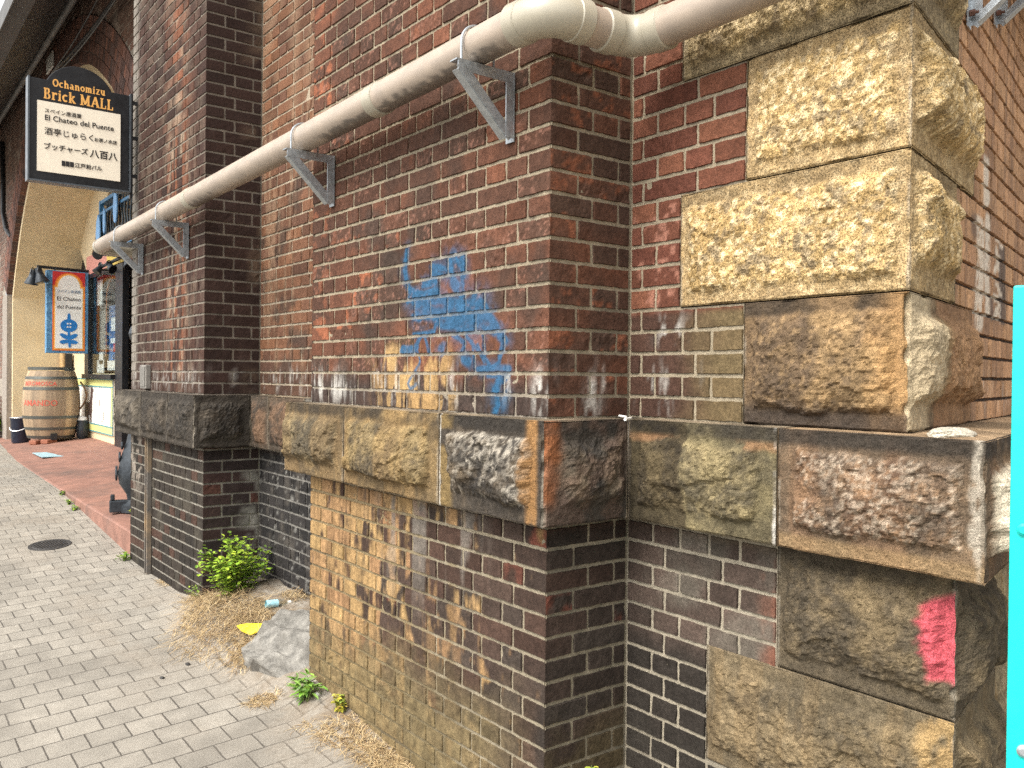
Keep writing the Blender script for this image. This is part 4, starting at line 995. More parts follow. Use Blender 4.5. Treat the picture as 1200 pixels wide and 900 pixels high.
# ------------------------------------------------------------------ brackets
def bracket(name, loc, out, side, label, group, d=.134, r=PR, L_=.225, Hh=.22, ub=True):
    """loc: point on the wall under the pipe (top of arm); out: unit vector off the wall; side: along the wall"""
    e = empty(name, loc, label, 'bracket', group); o_, s_ = Vector(out), Vector(side); z = Vector((0,0,1)); O = Vector((0,0,0))
    bm = bmesh.new()
    obox(bm, O+o_*(L_/2)-z*.002, o_, s_, z, L_, .040, .004); obox(bm, O+o_*(L_/2)-s_*.018-z*.0195, o_, s_, z, L_-.01, .004, .031)
    obox(bm, O+o_*.003-z*(Hh/2), o_, s_, z, .004, .042, Hh+.002); obox(bm, O+o_*.020-s_*.0185-z*(Hh/2), o_, s_, z, .030, .0042, Hh-.02)
    a_, b_ = O+o_*(L_-.012)-z*.012, O+o_*.012-z*(Hh-.012)
    dd = (b_-a_); LL = dd.length; dd.normalize(); nn = s_.cross(dd)
    obox(bm, (a_+b_)/2-s_*.0175, dd, s_, nn, LL, .0045, .032); obox(bm, (a_+b_)/2+nn*.016*(1 if nn.dot(o_) > 0 else -1), dd, s_, nn, LL-.02, .034, .004)
    bobj('frame', bm, M['galv'], e)
    for zz in (-.035, -Hh+.04):
        bm = bmesh.new(); tube(bm, [O+o_*.006+z*zz+s_*.004, O+o_*.020+z*zz+s_*.004], .0095, 6); tube(bm, [O+o_*.018+z*zz+s_*.004, O+o_*.030+z*zz+s_*.004], .005, 8); bobj('bolt', bm, M['rustbolt'], e)
    if ub:
        c = O+o_*d+z*(r+.003)
        pts = [c+o_*(r+.005)-z*(r+.028)]+[c+o_*((r+.005)*math.cos(t_))+z*((r+.005)*math.sin(t_)) for t_ in np.linspace(0, math.pi, 22)]+[c-o_*(r+.005)-z*(r+.028)]
        bm = bmesh.new(); tube(bm, pts, .0042, 8); bobj('u_bolt', bm, M['galv'], e, smooth=True)
    return e
GP = 'galvanised brackets carrying the drain pipe'
for y_, lb in ((2.25, 'galvanised triangular bracket under the pipe nearest the pier corner, above the blue graffiti'), (3.552, 'galvanised triangular bracket under the pipe at the far edge of the near pier'),
               (5.61, 'galvanised triangular bracket under the pipe near the front corner of the far pier'), (6.667, 'galvanised triangular bracket under the closed far end of the pipe')):
    bracket('pipe_bracket', (XP-.004, y_, H(y_)-PR-.003), (-1,0,0), (0,1,0), lb, GP)
qs = Vector((CQ[0], CQ[1], CAMH))
GQ = 'galvanised brackets on the skewed side wall'
for t_, lb in ((.60, 'large galvanised bracket on the side wall beside the topmost stone quoin'), (1.02, 'grey bracket at the top right, behind the large galvanised one')):
    b0 = qs+CD*t_+CN*.005
    bracket('wall_bracket', (b0.x, b0.y, CAMH+(1.31 if t_ < .8 else 1.45)), tuple(CN), tuple(-CD), lb, GQ, L_=.30, Hh=.26, ub=False)
bm = bmesh.new(); a_ = qs+CD*.35+CN*.16+Vector((0,0,1.52)); bar(bm, a_, a_+CD*5, .20, .11); bar(bm, a_+CN*.115, a_+CN*.115+CD*5, .012, .13)  # dark box added for the look of a girder's dark underside
tag(bobj('girder_stand_in', bm, M['deck']), 'dark steel box along the side wall, standing in for the bridge girder underside', 'girder stand-in')

# ------------------------------------------------------------------ objects
def child(name, bm, mt, par, **k): return fixp(bobj(name, bm, mt, par, **k), par)
def gchild(name, bm, mt, top, par, **k):            # sub-part: geometry given in world space, parent sits at the thing's origin
    return fixp(bobj(name, bm, mt, par, **k), top)
def tchild(name, *a, par=None, top=None, **k):
    o = text(name, *a, parent=par, **k); return fixp(o, top if top is not None else par)
EX, EY, EZ = (1,0,0), (0,1,0), (0,0,1)

# ---- hanging signboard of the arcade
SY = 6.86
sl, sr_ = on_y(33.5, 150, SY).x, on_y(150, 160, SY).x
st_, sb = on_y(35, 91, SY).z, on_y(36, 210, SY).z
sw, sh = sr_-sl, st_-sb
sign = empty('hanging_sign', (sl, SY, sb), 'tall black signboard with arched top and amber lettering hanging off the far pier', 'sign')
def sgn(px, py): p = on_y(px, py, SY-.03); return p.x-sl, p.z-sb
bl, br = sgn(55, 91)[0], sgn(131, 108)[0]; bc = (bl+br)/2; hw = (br-bl)/2; bh = .135
Rr = (hw*hw+bh*bh)/(2*bh); ta = math.asin(hw/Rr)
outline = [(0, 0), (sw, 0), (sw, sh)]+[(bc+Rr*math.sin(t_), sh+bh-Rr+Rr*math.cos(t_)) for t_ in np.linspace(ta, -ta, 22)]+[(0, sh)]
bm = bmesh.new(); plate(bm, outline, (sl, SY-.03, sb), EX, EZ, EY, .07); child('board', bm, M['black'], sign, bevel=.004)
M['steelframe'] = mat('sign_frame', (.10,.115,.13), rough=.35, metal=.4, var=.2)
bm = bmesh.new()
box(bm, sl-.012, sl-.001, SY-.045, SY+.05, sb-.012, sb+sh+.004); box(bm, sr_+.001, sr_+.012, SY-.045, SY+.05, sb-.012, sb+sh+.004); box(bm, sl-.0005, sr_+.0005, SY-.045, SY+.05, sb-.013, sb-.001)
child('frame', bm, M['steelframe'], sign)
i0, i1 = sgn(43.5, 118), sgn(141, 212)
ch0, ch1 = sgn(44, 200)[1], sgn(43.5, 117)[1]
xr_ = sgn(141, 150)[0]
bm = bmesh.new(); box(bm, sl+i0[0], sl+xr_, SY-.036, SY-.031, sb+ch0, sb+ch1); pan = child('panel', bm, M['cream'], sign)
FYs = SY-.0385
pw = xr_-i0[0]; phh = ch1-ch0
def sx(f): return sl+i0[0]+pw*f
def sz(f): return sb+ch0+phh*f
for body, fx, fz, size, bold, al in (('スペイン居酒屋', .08, .845, .034, 0, 'LEFT'), ('El Chateo del Puente', .08, .735, .053, .006, 'LEFT'), ('酒亭じゅらく', .08, .54, .055, .0, 'LEFT'), ('お茶ノ水店', .67, .545, .031, .008, 'LEFT'),
                                     ('ブッチャーズ', .07, .33, .048, .014, 'LEFT'), ('八百八', .62, .31, .062, .02, 'LEFT'), ('江戸前バル', .44, .125, .036, .010, 'LEFT')):
    tchild('lettering', body, size, (sx(fx), FYs, sz(fz)), EX, EZ, M['ink'], par=pan, top=sign, align=al, off=bold)
bm = bmesh.new()
for k in range(3): box(bm, sx(.285)+k*.027, sx(.285)+k*.027+.024, FYs-.001, FYs+.001, sz(.115), sz(.115)+.036)
gchild('lettering', bm, M['ink'], sign, pan)
# slab lettering drawn stroke by stroke
def slab(body, x0, x1, zb, cap, par, top, mt, yy):
    ST, SF, W = .19, .09, {}
    G = {}
    xh = .70
    def serif(x, z, w_=.30): return ('r', x-w_/2, z-(SF if z > .3 else 0), x+w_/2, z+(0 if z > .3 else SF))
    def stem(x, z0, z1): return ('r', x-ST/2, z0, x+ST/2, z1)
    G['O'] = ([('o', .40, .5, .40, .5, ST)], .80)
    G['c'] = ([('a', .31, xh/2, .31, xh/2, 45, 315, ST)], .60)
    G['h'] = ([stem(.15, 0, 1), serif(.13, 1, .24), serif(.15, 0), ('a', .36, xh-.24, .21, .24, 0, 180, ST*.9), stem(.49, 0, xh-.24), serif(.50, 0)], .68)
    G['a'] = ([('a', .27, xh-.22, .20, .22, 0, 150, ST*.8), stem(.43, 0, xh-.2), ('o', .26, .20, .24, .20, ST*.85), serif(.50, 0, .2)], .64)
    G['n'] = ([stem(.15, 0, xh), serif(.13, xh, .24), serif(.15, 0), ('a', .36, xh-.24, .21, .24, 0, 180, ST*.9), stem(.49, 0, xh-.24), serif(.50, 0)], .68)
    G['o'] = ([('o', .31, xh/2, .31, xh/2, ST)], .64)
    G['m'] = ([stem(.15, 0, xh), serif(.13, xh, .24), serif(.15, 0), ('a', .33, xh-.2, .18, .2, 0, 180, ST*.9), stem(.44, 0, xh-.2), serif(.45, 0, .24), ('a', .61, xh-.2, .18, .2, 0, 180, ST*.9), stem(.73, 0, xh-.2), serif(.75, 0, .26)], .93)
    G['i'] = ([stem(.17, 0, xh), serif(.14, xh, .24), serif(.17, 0, .32), ('r', .09, .80, .25, .96)], .36)
    G['z'] = ([('r', .05, xh-.11, .53, xh), ('r', .05, 0, .53, .11), ('l', .13, .06, .45, xh-.06, ST*.9)], .60)
    G['u'] = ([stem(.15, .24, xh), serif(.12, xh, .24), ('a', .34, .24, .20, .24, 180, 360, ST*.9), stem(.48, 0, xh), serif(.44, xh, .2), serif(.54, 0, .2)], .68)
    G['B'] = ([stem(.17, 0, 1), ('r', .02, 0, .4, .10), ('r', .02, .90, .4, 1), ('r', .2, .46, .4, .55), ('a', .40, .76, .21, .24, -90, 90, ST), ('a', .42, .26, .25, .26, -90, 90, ST)], .74)
    G['r'] = ([stem(.15, 0, xh), serif(.13, xh, .24), serif(.16, 0, .34), ('a', .36, xh-.22, .19, .22, 60, 180, ST*.85), ('o', .45, xh-.10, .09, .10, .1)], .56)
    G['k'] = ([stem(.15, 0, 1), serif(.13, 1, .24), serif(.15, 0), ('l', .2, .28, .50, xh-.05, ST*.7), ('l', .28, .40, .54, .05, ST), serif(.48, xh, .26), serif(.56, 0, .28)], .70)
    G['M'] = ([stem(.17, 0, 1), stem(.83, 0, 1), serif(.16, 0, .34), serif(.84, 0, .34), serif(.13, 1, .26), serif(.87, 1, .26), ('l', .17, .95, .50, .12, ST), ('l', .83, .95, .50, .12, ST)], 1.02)
    G['A'] = ([('l', .14, .05, .44, .98, ST*.75), ('l', .74, .05, .44, .98, ST*1.15), ('r', .24, .28, .64, .37), serif(.14, 0, .30), serif(.74, 0, .34)], .90)
    G['L'] = ([stem(.17, 0, 1), serif(.17, 1, .34), ('r', .02, 0, .62, .10), ('r', .52, .05, .62, .32)], .67)
    G[' '] = ([], .34)
    tot = sum(G[c][1] for c in body)+.05*(len(body)-1)
    sX = (x1-x0)/tot; sZ = cap
    bm = bmesh.new(); x = 0; k = 0
    for ch in body:
        for s_ in G[ch][0]:
            k += 1; o_ = (x0+x*sX, yy-.0006-.00012*(k % 7), zb); th = .0022
            if s_[0] == 'r': poly = [[(s_[1], s_[2]), (s_[3], s_[2]), (s_[3], s_[4]), (s_[1], s_[4])]]
            elif s_[0] == 'l':
                _, xa, za, xb, zb_, w_ = s_; dx, dz = xb-xa, zb_-za; l_ = math.hypot(dx, dz); nx_, nz_ = -dz/l_*w_/2, dx/l_*w_/2
                poly = [[(xa+nx_, za+nz_), (xa-nx_, za-nz_), (xb-nx_, zb_-nz_), (xb+nx_, zb_+nz_)]]
            else:
                _, cx, cz, rx, rz = s_[:5]; a0, a1 = (0, 360) if s_[0] == 'o' else s_[5:7]; w_ = s_[-1]
                t_ = [R(a0+(a1-a0)*i/14) for i in range(15)]
                poly = []
                for ta_, tb_ in zip(t_, t_[1:]):
                    f_ = lambda q, d: (cx+(rx-d)*math.cos(q), cz+(rz-d*.8)*math.sin(q))
                    poly.append([f_(ta_, 0), f_(tb_, 0), f_(tb_, min(w_, rx*.98)), f_(ta_, min(w_, rx*.98))])
            for pg in poly: plate(bm, [(a_*sX, b_*sZ) for a_, b_ in pg], o_, EX, EZ, EY, th)
        x += G[ch][1]+.05
    return gchild('lettering', bm, mt, top, par)
def sp(px, py): a_, b_ = sgn(px, py); return sl+a_, sb+b_
xa, za = sp(61.5, 100); xb, _ = sp(123.5, 109.5)
slab('Ochanomizu', xa, xb, sp(92, 107)[1]+.002, .054, sign, sign, M['amber'], SY-.030)
xa, za = sp(51, 113); xb, _ = sp(133, 125)
slab('Brick MALL', xa, xb, sp(92, 121.5)[1]-.006, .076, sign, sign, M['amber'], SY-.030)
bm = bmesh.new()
for zz in (.12, .40, .66): box(bm, sr_, XP+.002, SY-.012, SY+.012, sb+zz-.012, sb+zz+.012)
box(bm, sr_+.012, sr_+.030, SY-.02, SY+.02, sb-.05, sb+sh+.02); child('hanger', bm, M['black'], sign)

# ---- shop front
SX = 3.0
shop = empty('shop', (SX, 14, CAMH-1.05), 'yellow shop front under the arch with black framed glazing and white tiled dado', 'shop front')
def spx(px, py): return on_x(px, py, SX)
# lunette wall
bm = bmesh.new(); lc = (AY, -.81); lr = 3.79; n = 44; hs_ = 1.52
t0 = math.asin((hs_-lc[1])/lr); pr = []
for i in range(n+1):
    t_ = t0+(math.pi-2*t0)*i/n; y1, z1 = lc[0]+lr*math.cos(t_), lc[1]+lr*math.sin(t_)
    dy, dz = math.cos(t_), math.sin(t_)
    # outer point on the vault
    a_ = 1; b_ = 2*((lc[0]-AY)*dy+(lc[1]-AH)*dz); c_ = (lc[0]-AY)**2+(lc[1]-AH)**2-4.95**2
    k = (-b_+math.sqrt(b_*b_-4*c_))/2; y2, z2 = lc[0]+k*dy, lc[1]+k*dz
    y2 = min(max(y2, AY-4.2), AY+4.2)
    pr.append([bm.verts.new(p) for p in ((SX, y1, z1+CAMH), (SX, y2, z2+CAMH), (SX+.08, y2, z2+CAMH), (SX+.08, y1, z1+CAMH))])
for a_, b_ in zip(pr, pr[1:]):
    for k in range(4): bm.faces.new((a_[k], a_[(k+1) % 4], b_[(k+1) % 4], b_[k]))
box(bm, SX, SX+.08, 14.82, 16.1, CAMH-1.3, CAMH+hs_)
box(bm, SX, SX+.08, AY-4.2, 9.2, CAMH-1.3, CAMH+hs_)
box(bm, SX, SX+.08, 13.12, 14.819, CAMH-1.3, CAMH-.02)
child('wall', bm, M['plaster'], shop)
bm = bmesh.new(); plate(bm, [(lc[0]+lr*1.0*math.cos(t0+(math.pi-2*t0)*i/n), lc[1]+lr*math.sin(t0+(math.pi-2*t0)*i/n)) for i in range(n+1)], (SX+.05, 0, CAMH), EY, EZ, EX, .02); child('lunette', bm, M['darkglass'], shop)
bm = bmesh.new()
for y_, a_ in ((10, 2.2), (11.9, 2.9), (13.6, 2.2)): box(bm, SX+.02, SX+.06, y_-.03, y_+.03, CAMH+hs_, CAMH+a_)
box(bm, SX+.015, SX+.055, 8.5, 15.1, CAMH+2.02, CAMH+2.08); child('glazing_bar', bm, M['black'], shop)
# fascia boards
for y0_, y1_, mt_ in ((13.45, 14.78, 'pink'), (12.35, 13.449, 'yellow'), (9.3, 12.349, 'pink')):
    bm = bmesh.new(); box(bm, SX-.045, SX+.03, y0_, y1_, CAMH+1.50, CAMH+1.78); child('fascia', bm, M[mt_], shop)
# black frames
bm = bmesh.new()
zt, zb_ = CAMH+1.495, CAMH-.03
box(bm, SX-.06, SX+.03, 14.55, 14.80, zb_, zt); box(bm, SX-.05, SX+.03, 12.97, 14.549, CAMH+1.43, zt); box(bm, SX-.09, SX+.03, 12.99, 14.86, zb_-.07, zb_-.001)
child('window_frame', bm, M['black'], shop, bevel=.004)
bm = bmesh.new(); box(bm, SX-.035, SX+.05, 12.58, 12.975, CAMH-1.1, zt); child('post', bm, M['black'], shop, bevel=.005)
bm = bmesh.new(); box(bm, SX-.03, SX-.022, 12.985, 14.549, zb_, CAMH+1.429); child('window_pane', bm, M['glass'], shop)
bm = bmesh.new(); box(bm, SX+.20, SX+.22, 12.9, 14.9, zb_-.2, zt); child('window_back', bm, M['darkbrown'], shop)
# board imitating the sign's reflection, plus poster and papers behind the pane
YA, YB = 14.50, 13.0
bm = bmesh.new(); plate(bm, [(14.16, -.03+CAMH), (12.99, -.03+CAMH), (12.99, 1.41+CAMH), (13.9, 1.38+CAMH), (14.08, 1.27+CAMH), (14.16, 1.18+CAMH)], (SX+.12, 0, 0), EY, EZ, EX, .012); mb_ = child('sign_reflection_board', bm, M['board_grey'], shop)
bm = bmesh.new()
for a_, b_ in (((14.16, 0), (14.16, 1.18)), ((14.16, 1.18), (14.08, 1.27)), ((14.08, 1.27), (13.9, 1.39)), ((13.9, 1.39), (13.0, 1.415))): bar(bm, (SX+.115, a_[0], a_[1]+CAMH), (SX+.115, b_[0], b_[1]+CAMH), .045, .01, EX)
gchild('border', bm, mat('dull_orange', (.42,.14,.04), rough=.5, var=.1), shop, mb_)  # orange edge of the sign's reflection, built as bars
for k, (zz, tx) in enumerate(((1.02, '・・・'), (.83, 'Bar de'))):
    o = text('lettering', tx, .15, (SX+.11, 13.85, CAMH+zz), (0,-1,0), EZ, M['ink'], parent=mb_, align='LEFT', off=.02); fixp(o, shop)  # lettering standing in for the mirrored sign text
bm = bmesh.new(); box(bm, SX+.085, SX+.092, 12.99, 13.86, CAMH+.16, CAMH+.98); po = child('poster', bm, M['poster'], shop)
for y0_, y1_, z0_, z1_, mt_ in ((13.70, 13.05, .60, .80, 'paper'), (13.72, 13.40, .42, .50, 'paper'), (13.35, 13.0, .19, .40, 'red'), (13.82, 13.55, .17, .27, 'sky_blue'), (13.55, 13.30, .30, .42, 'red')):
    bm = bmesh.new(); obox(bm, (SX+.078, (y0_+y1_)/2, CAMH+(z0_+z1_)/2), EX, EY, EZ, .008, abs(y0_-y1_), z1_-z0_); gchild('picture', bm, M[mt_], shop, po, bevel=.003)
for y0_, y1_, z0_, z1_ in ((14.50, 14.05, -.01, .18), (14.36, 14.1, .12, .30), (13.82, 13.02, .03, .17), (14.5, 14.17, 1.02, 1.40)):
    bm = bmesh.new(); box(bm, SX+.055, SX+.06, y1_, y0_, CAMH+z0_, CAMH+z1_); child('notice', bm, M['paper'], shop)
# door opening beyond the post
bm = bmesh.new(); box(bm, SX+.12, SX+.14, 9.2, 12.62, CAMH-1.1, zt); child('door', bm, M['board_grey'], shop)
bm = bmesh.new(); box(bm, SX+.05, SX+.11, 11.9, 12.06, CAMH-1.1, zt); box(bm, SX+.05, SX+.11, 9.2, 12.6, CAMH-1.1, CAMH-.75); box(bm, SX+.05, SX+.11, 9.2, 9.4, CAMH-.749, zt); child('door_frame', bm, M['black'], shop)
# dado with the animal picture
dd0, dd1 = 13.13, 16.05
bm = bmesh.new(); box(bm, SX-.018, SX-.001, dd0, dd1, CAMH-.90, CAMH-.10); dado = child('dado_panel', bm, M['white'], shop)
M['greenish'] = mat('patterned_border', (.62,.60,.22), rough=.6, var=.25, scale=60); M['tealine'] = mat('teal_line', (.10,.26,.27), rough=.6, var=.2)
bm = bmesh.new(); box(bm, SX-.024, SX-.0185, dd0+.11, dd1, CAMH-.205, CAMH-.115); box(bm, SX-.024, SX-.0185, dd0+.11, dd1, CAMH-.885, CAMH-.795); box(bm, SX-.0235, SX-.0185, dd0+.015, dd0+.105, CAMH-.885, CAMH-.115); gchild('border', bm, M['greenish'], shop, dado)
bm = bmesh.new()
for zz in (-.105, -.215, -.785, -.893): box(bm, SX-.027, SX-.019, dd0, dd1, CAMH+zz-.009, CAMH+zz+.009)
box(bm, SX-.0265, SX-.019, dd0+.106, dd0+.122, CAMH-.776, CAMH-.224); box(bm, SX-.0265, SX-.019, dd0+.001, dd0+.013, CAMH-.884, CAMH-.114); gchild('border_line', bm, M['tealine'], shop, dado)
bm = bmesh.new(); box(bm, SX-.0215, SX-.0185, 14.22, 14.24, CAMH-.77, CAMH-.23); gchild('joint', bm, mat('grey_line', (.45,.45,.40), var=0), shop, dado)
llama = [(0,.42),(.02,.40),(.02,.20),(.04,0),(.08,0),(.09,.17),(.12,.19),(.16,0),(.20,0),(.21,.17),(.28,.15),(.31,0),(.345,0),(.35,.2),(.37,.26),(.375,.50),(.40,.60),(.40,.70),(.43,.72),(.43,.77),(.39,.80),(.385,.88),(.365,.80),(.335,.80),(.32,.90),(.30,.86),(.31,.78),(.30,.66),(.28,.54),(.24,.455),(.08,.455),(.03,.45)]
bm = bmesh.new(); plate(bm, [(-(x_)*1.45, z_*.66) for x_, z_ in llama], (SX-.0195, 14.98, CAMH-.77), EY, EZ, (-1,0,0), .003); gchild('animal_picture', bm, M['darkbrown'], shop, dado)
bm = bmesh.new()
M['greyprint'] = mat('grey_print', (.36,.34,.30), var=.1)
for y0_, y1_, z0_, z1_ in ((13.98, 13.90, -.50, -.41), (13.72, 13.66, -.70, -.58), (13.86, 13.70, -.73, -.715), (13.96, 13.94, -.68, -.60)):
    bm = bmesh.new(); box(bm, SX-.0225, SX-.0185, y1_, y0_, CAMH+z0_, CAMH+z1_)
    gchild('print', bm, M['greyprint'], shop, dado)

# ---- blue balcony grille above the door
GX_ = 2.74
gy0, gy1 = 9.8, on_x(118.3, 260, GX_).y
gt, gb = on_x(118.3, 237, GX_).z, on_x(118.3, 300, GX_).z
gr = empty('balcony_grille', (GX_, (gy0+gy1)/2, gb), 'ornate blue iron balcony grille above the shop door', 'grille')
bm = bmesh.new()
for zz, t_ in ((gt-.02, .045), (gt-.17, .035), (gb+.03, .045), (gb+.12, .03)): box(bm, GX_-.022, GX_+.022, gy0, gy1, zz-t_/2, zz+t_/2)
box(bm, GX_-.026, GX_+.026, gy1-.05, gy1+.003, gb, gt+.01); box(bm, GX_-.02, GX_+.02, gy1-.22, gy1-.18, gb+.05, gt-.18)
box(bm, GX_, SX+.04, gy1-.045, gy1-.005, gt-.04, gt-.003); box(bm, GX_, SX+.04, gy1-.045, gy1-.005, gb+.005, gb+.05)
child('rails', bm, M['blue'], gr)
bm = bmesh.new(); k = 0; y_ = gy1-.32
M['ironwork'] = mat('dark_ironwork', (.035,.05,.06), rough=.5, metal=.3, var=.3)
while y_ > gy0:
    tube(bm, [(GX_, y_+.03*math.sin(i*.9+k), gb+.05+(gt-.22-gb)*i/10) for i in range(11)], .012, 6)
    tube(bm, arcpts((GX_, y_, gt-.095), (0,.045,0), (0,0,.05), (0, 5.2), 12), .009, 6); y_ -= .14; k += 1
child('bars', bm, M['ironwork'], gr, smooth=True)
for k, (yy, z0_, wd, ht) in enumerate(((12.68, .10, .24, .44), (12.34, .24, .12, .34), (11.75, .30, .20, .42))):
    bm = bmesh.new(); plate(bm, [(0,-ht/2),(wd*.3,-ht*.42),(wd*.5,-ht*.1),(wd*.36,ht*.3),(0,ht/2),(-wd*.4,ht*.28),(-wd*.5,-ht*.1),(-wd*.25,-ht*.45)], (GX_-.05, yy, gb+z0_+ht/2), EY, EZ, (-1,0,0), .02); child('leaf_ornament', bm, M['paleblue'], gr, bevel=.006)

# ---- small hanging shop sign with spotlights
HY = 14.6
def hp(px, py): return on_y(px, py, HY)
hl, hr_ = hp(53.5, 360).x, hp(102.5, 360).x; ht, hb = hp(75, 318).z, hp(75, 414).z
hs2 = empty('shop_sign', ((hl+hr_)/2, HY, hb), 'narrow white shop sign with blue flower and orange border in blue frame', 'sign')
bm = bmesh.new(); box(bm, hl, hr_, HY-.06, HY+.06, hb, ht); child('frame', bm, mat('blue_marbled', (.07,.20,.36), rough=.5, var=.5, scale=28, dirt=(.22,.42,.58), dscale=16), hs2, bevel=.008)
il, ir_ = hp(60.5, 360).x, hp(98.5, 360).x; ib, it_ = hp(75, 411).z, hp(75, 319).z
def arched(l, r, b, t, q=.06):
    pts = [(l, b), (r, b), (r, t-.20)]+[(r-q, t-.20)]+[((l+r)/2+((r-l)/2-q)*math.cos(a_), t-.20+.19*math.sin(a_)) for a_ in np.linspace(0, math.pi, 14)][1:-1]+[(l+q, t-.20), (l, t-.20)]
    return pts
bm = bmesh.new(); box(bm, il, ir_, HY-.066, HY-.061, ib, it_); child('red_panel', bm, M['red'], hs2)
bm = bmesh.new(); plate(bm, arched(il+.001, ir_-.001, ib+.001, it_-.006, .03), (0, HY-.067, 0), EX, EZ, (0,-1,0), .002); child('border', bm, M['orange'], hs2)
bm = bmesh.new(); plate(bm, arched(il+.022, ir_-.022, ib+.022, it_-.026, .032), (0, HY-.0695, 0), EX, EZ, (0,-1,0), .0012); child('border_line', bm, mat('pale_orange', (.85,.45,.10), var=.05), hs2)
bm = bmesh.new(); plate(bm, arched(il+.036, ir_-.036, ib+.036, it_-.040, .034), (0, HY-.071, 0), EX, EZ, (0,-1,0), .002); face_ = child('face', bm, M['white'], hs2)
cx = (il+ir_)/2; yy = HY-.0745
for body, py, size in (('スペイン居酒屋', 343.5, .047), ('El Chateo', 353.0, .084), ('del Puente', 362.3, .078)):
    tchild('lettering', body, size, (cx, yy, hp(80, py).z), EX, EZ, M['ink'] if size > .05 else mat('blue_grey_ink', (.10,.16,.26), var=0), par=face_, top=hs2)
bm = bmesh.new()
def fl(dx, dz): return (cx+dx, yy, hp(80, 390).z+dz)
def disc(c_, rx, rz, k, n=20, rot=0):
    plate(bm, [(rx*math.cos(t_)*math.cos(rot)-rz*math.sin(t_)*math.sin(rot), rx*math.cos(t_)*math.sin(rot)+rz*math.sin(t_)*math.cos(rot)) for t_ in np.linspace(0, 2*math.pi, n, endpoint=False)], (c_[0], c_[1]-.0004*k, c_[2]), EX, EZ, (0,-1,0), .002)
disc(fl(0, .105), .118, .098, 0); disc(fl(0, .225), .022, .07, 1); disc(fl(0, -.05), .018, .14, 2); disc(fl(-.055, -.06), .075, .032, 3, rot=-.5); disc(fl(.055, -.06), .075, .032, 4, rot=.5); disc(fl(-.062, -.14), .065, .03, 5, rot=.15); disc(fl(.062, -.14), .065, .03, 6, rot=-.15); disc(fl(.012, -.17), .02, .06, 7)
gchild('flower_emblem', bm, M['sky_blue'], hs2, face_)
bm = bmesh.new()
for dx, dz in ((-.02, .135), (.022, .135), (-.02, .085), (.022, .085)): obox(bm, (cx+dx*.9, yy-.0052, hp(80, 390).z+dz), EX, EY, EZ, .022, .002, .022)
gchild('emblem_eye', bm, M['white'], hs2, face_)
bm = bmesh.new(); rz_ = ht+.045
tube(bm, [(hl-.12, HY, rz_), (SX+.02, HY, rz_-.02)], .022, 10); tube(bm, [(hl+.12, HY, rz_), (hl+.12, HY, ht-.01)], .012, 8); tube(bm, [(hr_-.1, HY, rz_), (hr_-.1, HY, ht-.01)], .012, 8); child('hanging_arm', bm, M['black'], hs2, smooth=True)
def spot(loc, aim, label, s=1.0):
    e = empty('spotlight', loc, label, 'spotlight', 'black spotlights over the shop entrance'); O = Vector(loc); d = Vector(aim).normalized()
    a_ = O; b_ = O+d*.14*s
    q = Vector((0,0,1)); lat = d.cross(q).normalized()
    bm = bmesh.new(); tube(bm, [a_-d*.07*s, a_-d*.065*s, a_+d*.01*s, a_+d*.03*s, a_+d*.13*s, a_+d*.135*s], [.02*s, .042*s, .045*s, .05*s, .088*s, .088*s], 18, cap=True); child('lamp_shade', bm, M['iron'], e, smooth=True)
    bm = bmesh.new(); tube(bm, [a_+d*.1352*s, a_+d*.140*s], [.078*s, .074*s], 18); child('lens', bm, M['darkglass'], e)
    bm = bmesh.new(); tube(bm, arcpts(a_, lat*.06*s, q*.09*s, (0, math.pi), 10), .008, 6); child('yoke', bm, M['black'], e)
spot((hl-.10, HY-.09, rz_-.10), (.18, -.10, -.75), 'front grey bell spotlight at the outer end of the sign arm', 1.1)
spot((hl-.16, HY+.07, rz_-.12), (-.12, .1, -.8), 'grey bell spotlight at the outer end of the sign arm, behind its twin', 1.1)
for px_, py_, am, lb, s_ in ((117, 296, (-.3,-.5,-.3), 'black boxy spotlight directly under the left end of the blue grille', .75), (117.5, 313, (-.5,-.2,-.8), 'black spotlight hanging below the boxy one beside the pink fascia', .7), (128, 311, (.2,-.5,-.4), 'black spotlight pointing down over the pink fascia, right of the boxy one', .7),
                         (139, 299, (-.3,-.3,.2), 'black spotlight under the pipe end tilted upward over the yellow fascia', .75), (148.5, 305, (.1,-.4,-.5), 'black spotlight closest to the far pier over the yellow fascia', .8)):
    p_ = on_x(px_, py_, SX-.28); spot(tuple(p_), am, lb, s_)
bm = bmesh.new(); a_, b_ = on_x(112, 316, SX-.25), on_x(152, 297, SX-.25); tube(bm, [a_, b_], .022, 8); tube(bm, [(SX+.02, a_.y-.05, a_.z), (a_.x, a_.y-.05, a_.z)], .015, 8); tube(bm, [(SX+.02, b_.y+.2, b_.z), (b_.x, b_.y+.2, b_.z-.0)], .015, 8)
tag(bobj('lamp_rail', bm, M['black'], smooth=True), 'black rail with spotlights across the top of the shop window', 'lamp rail')

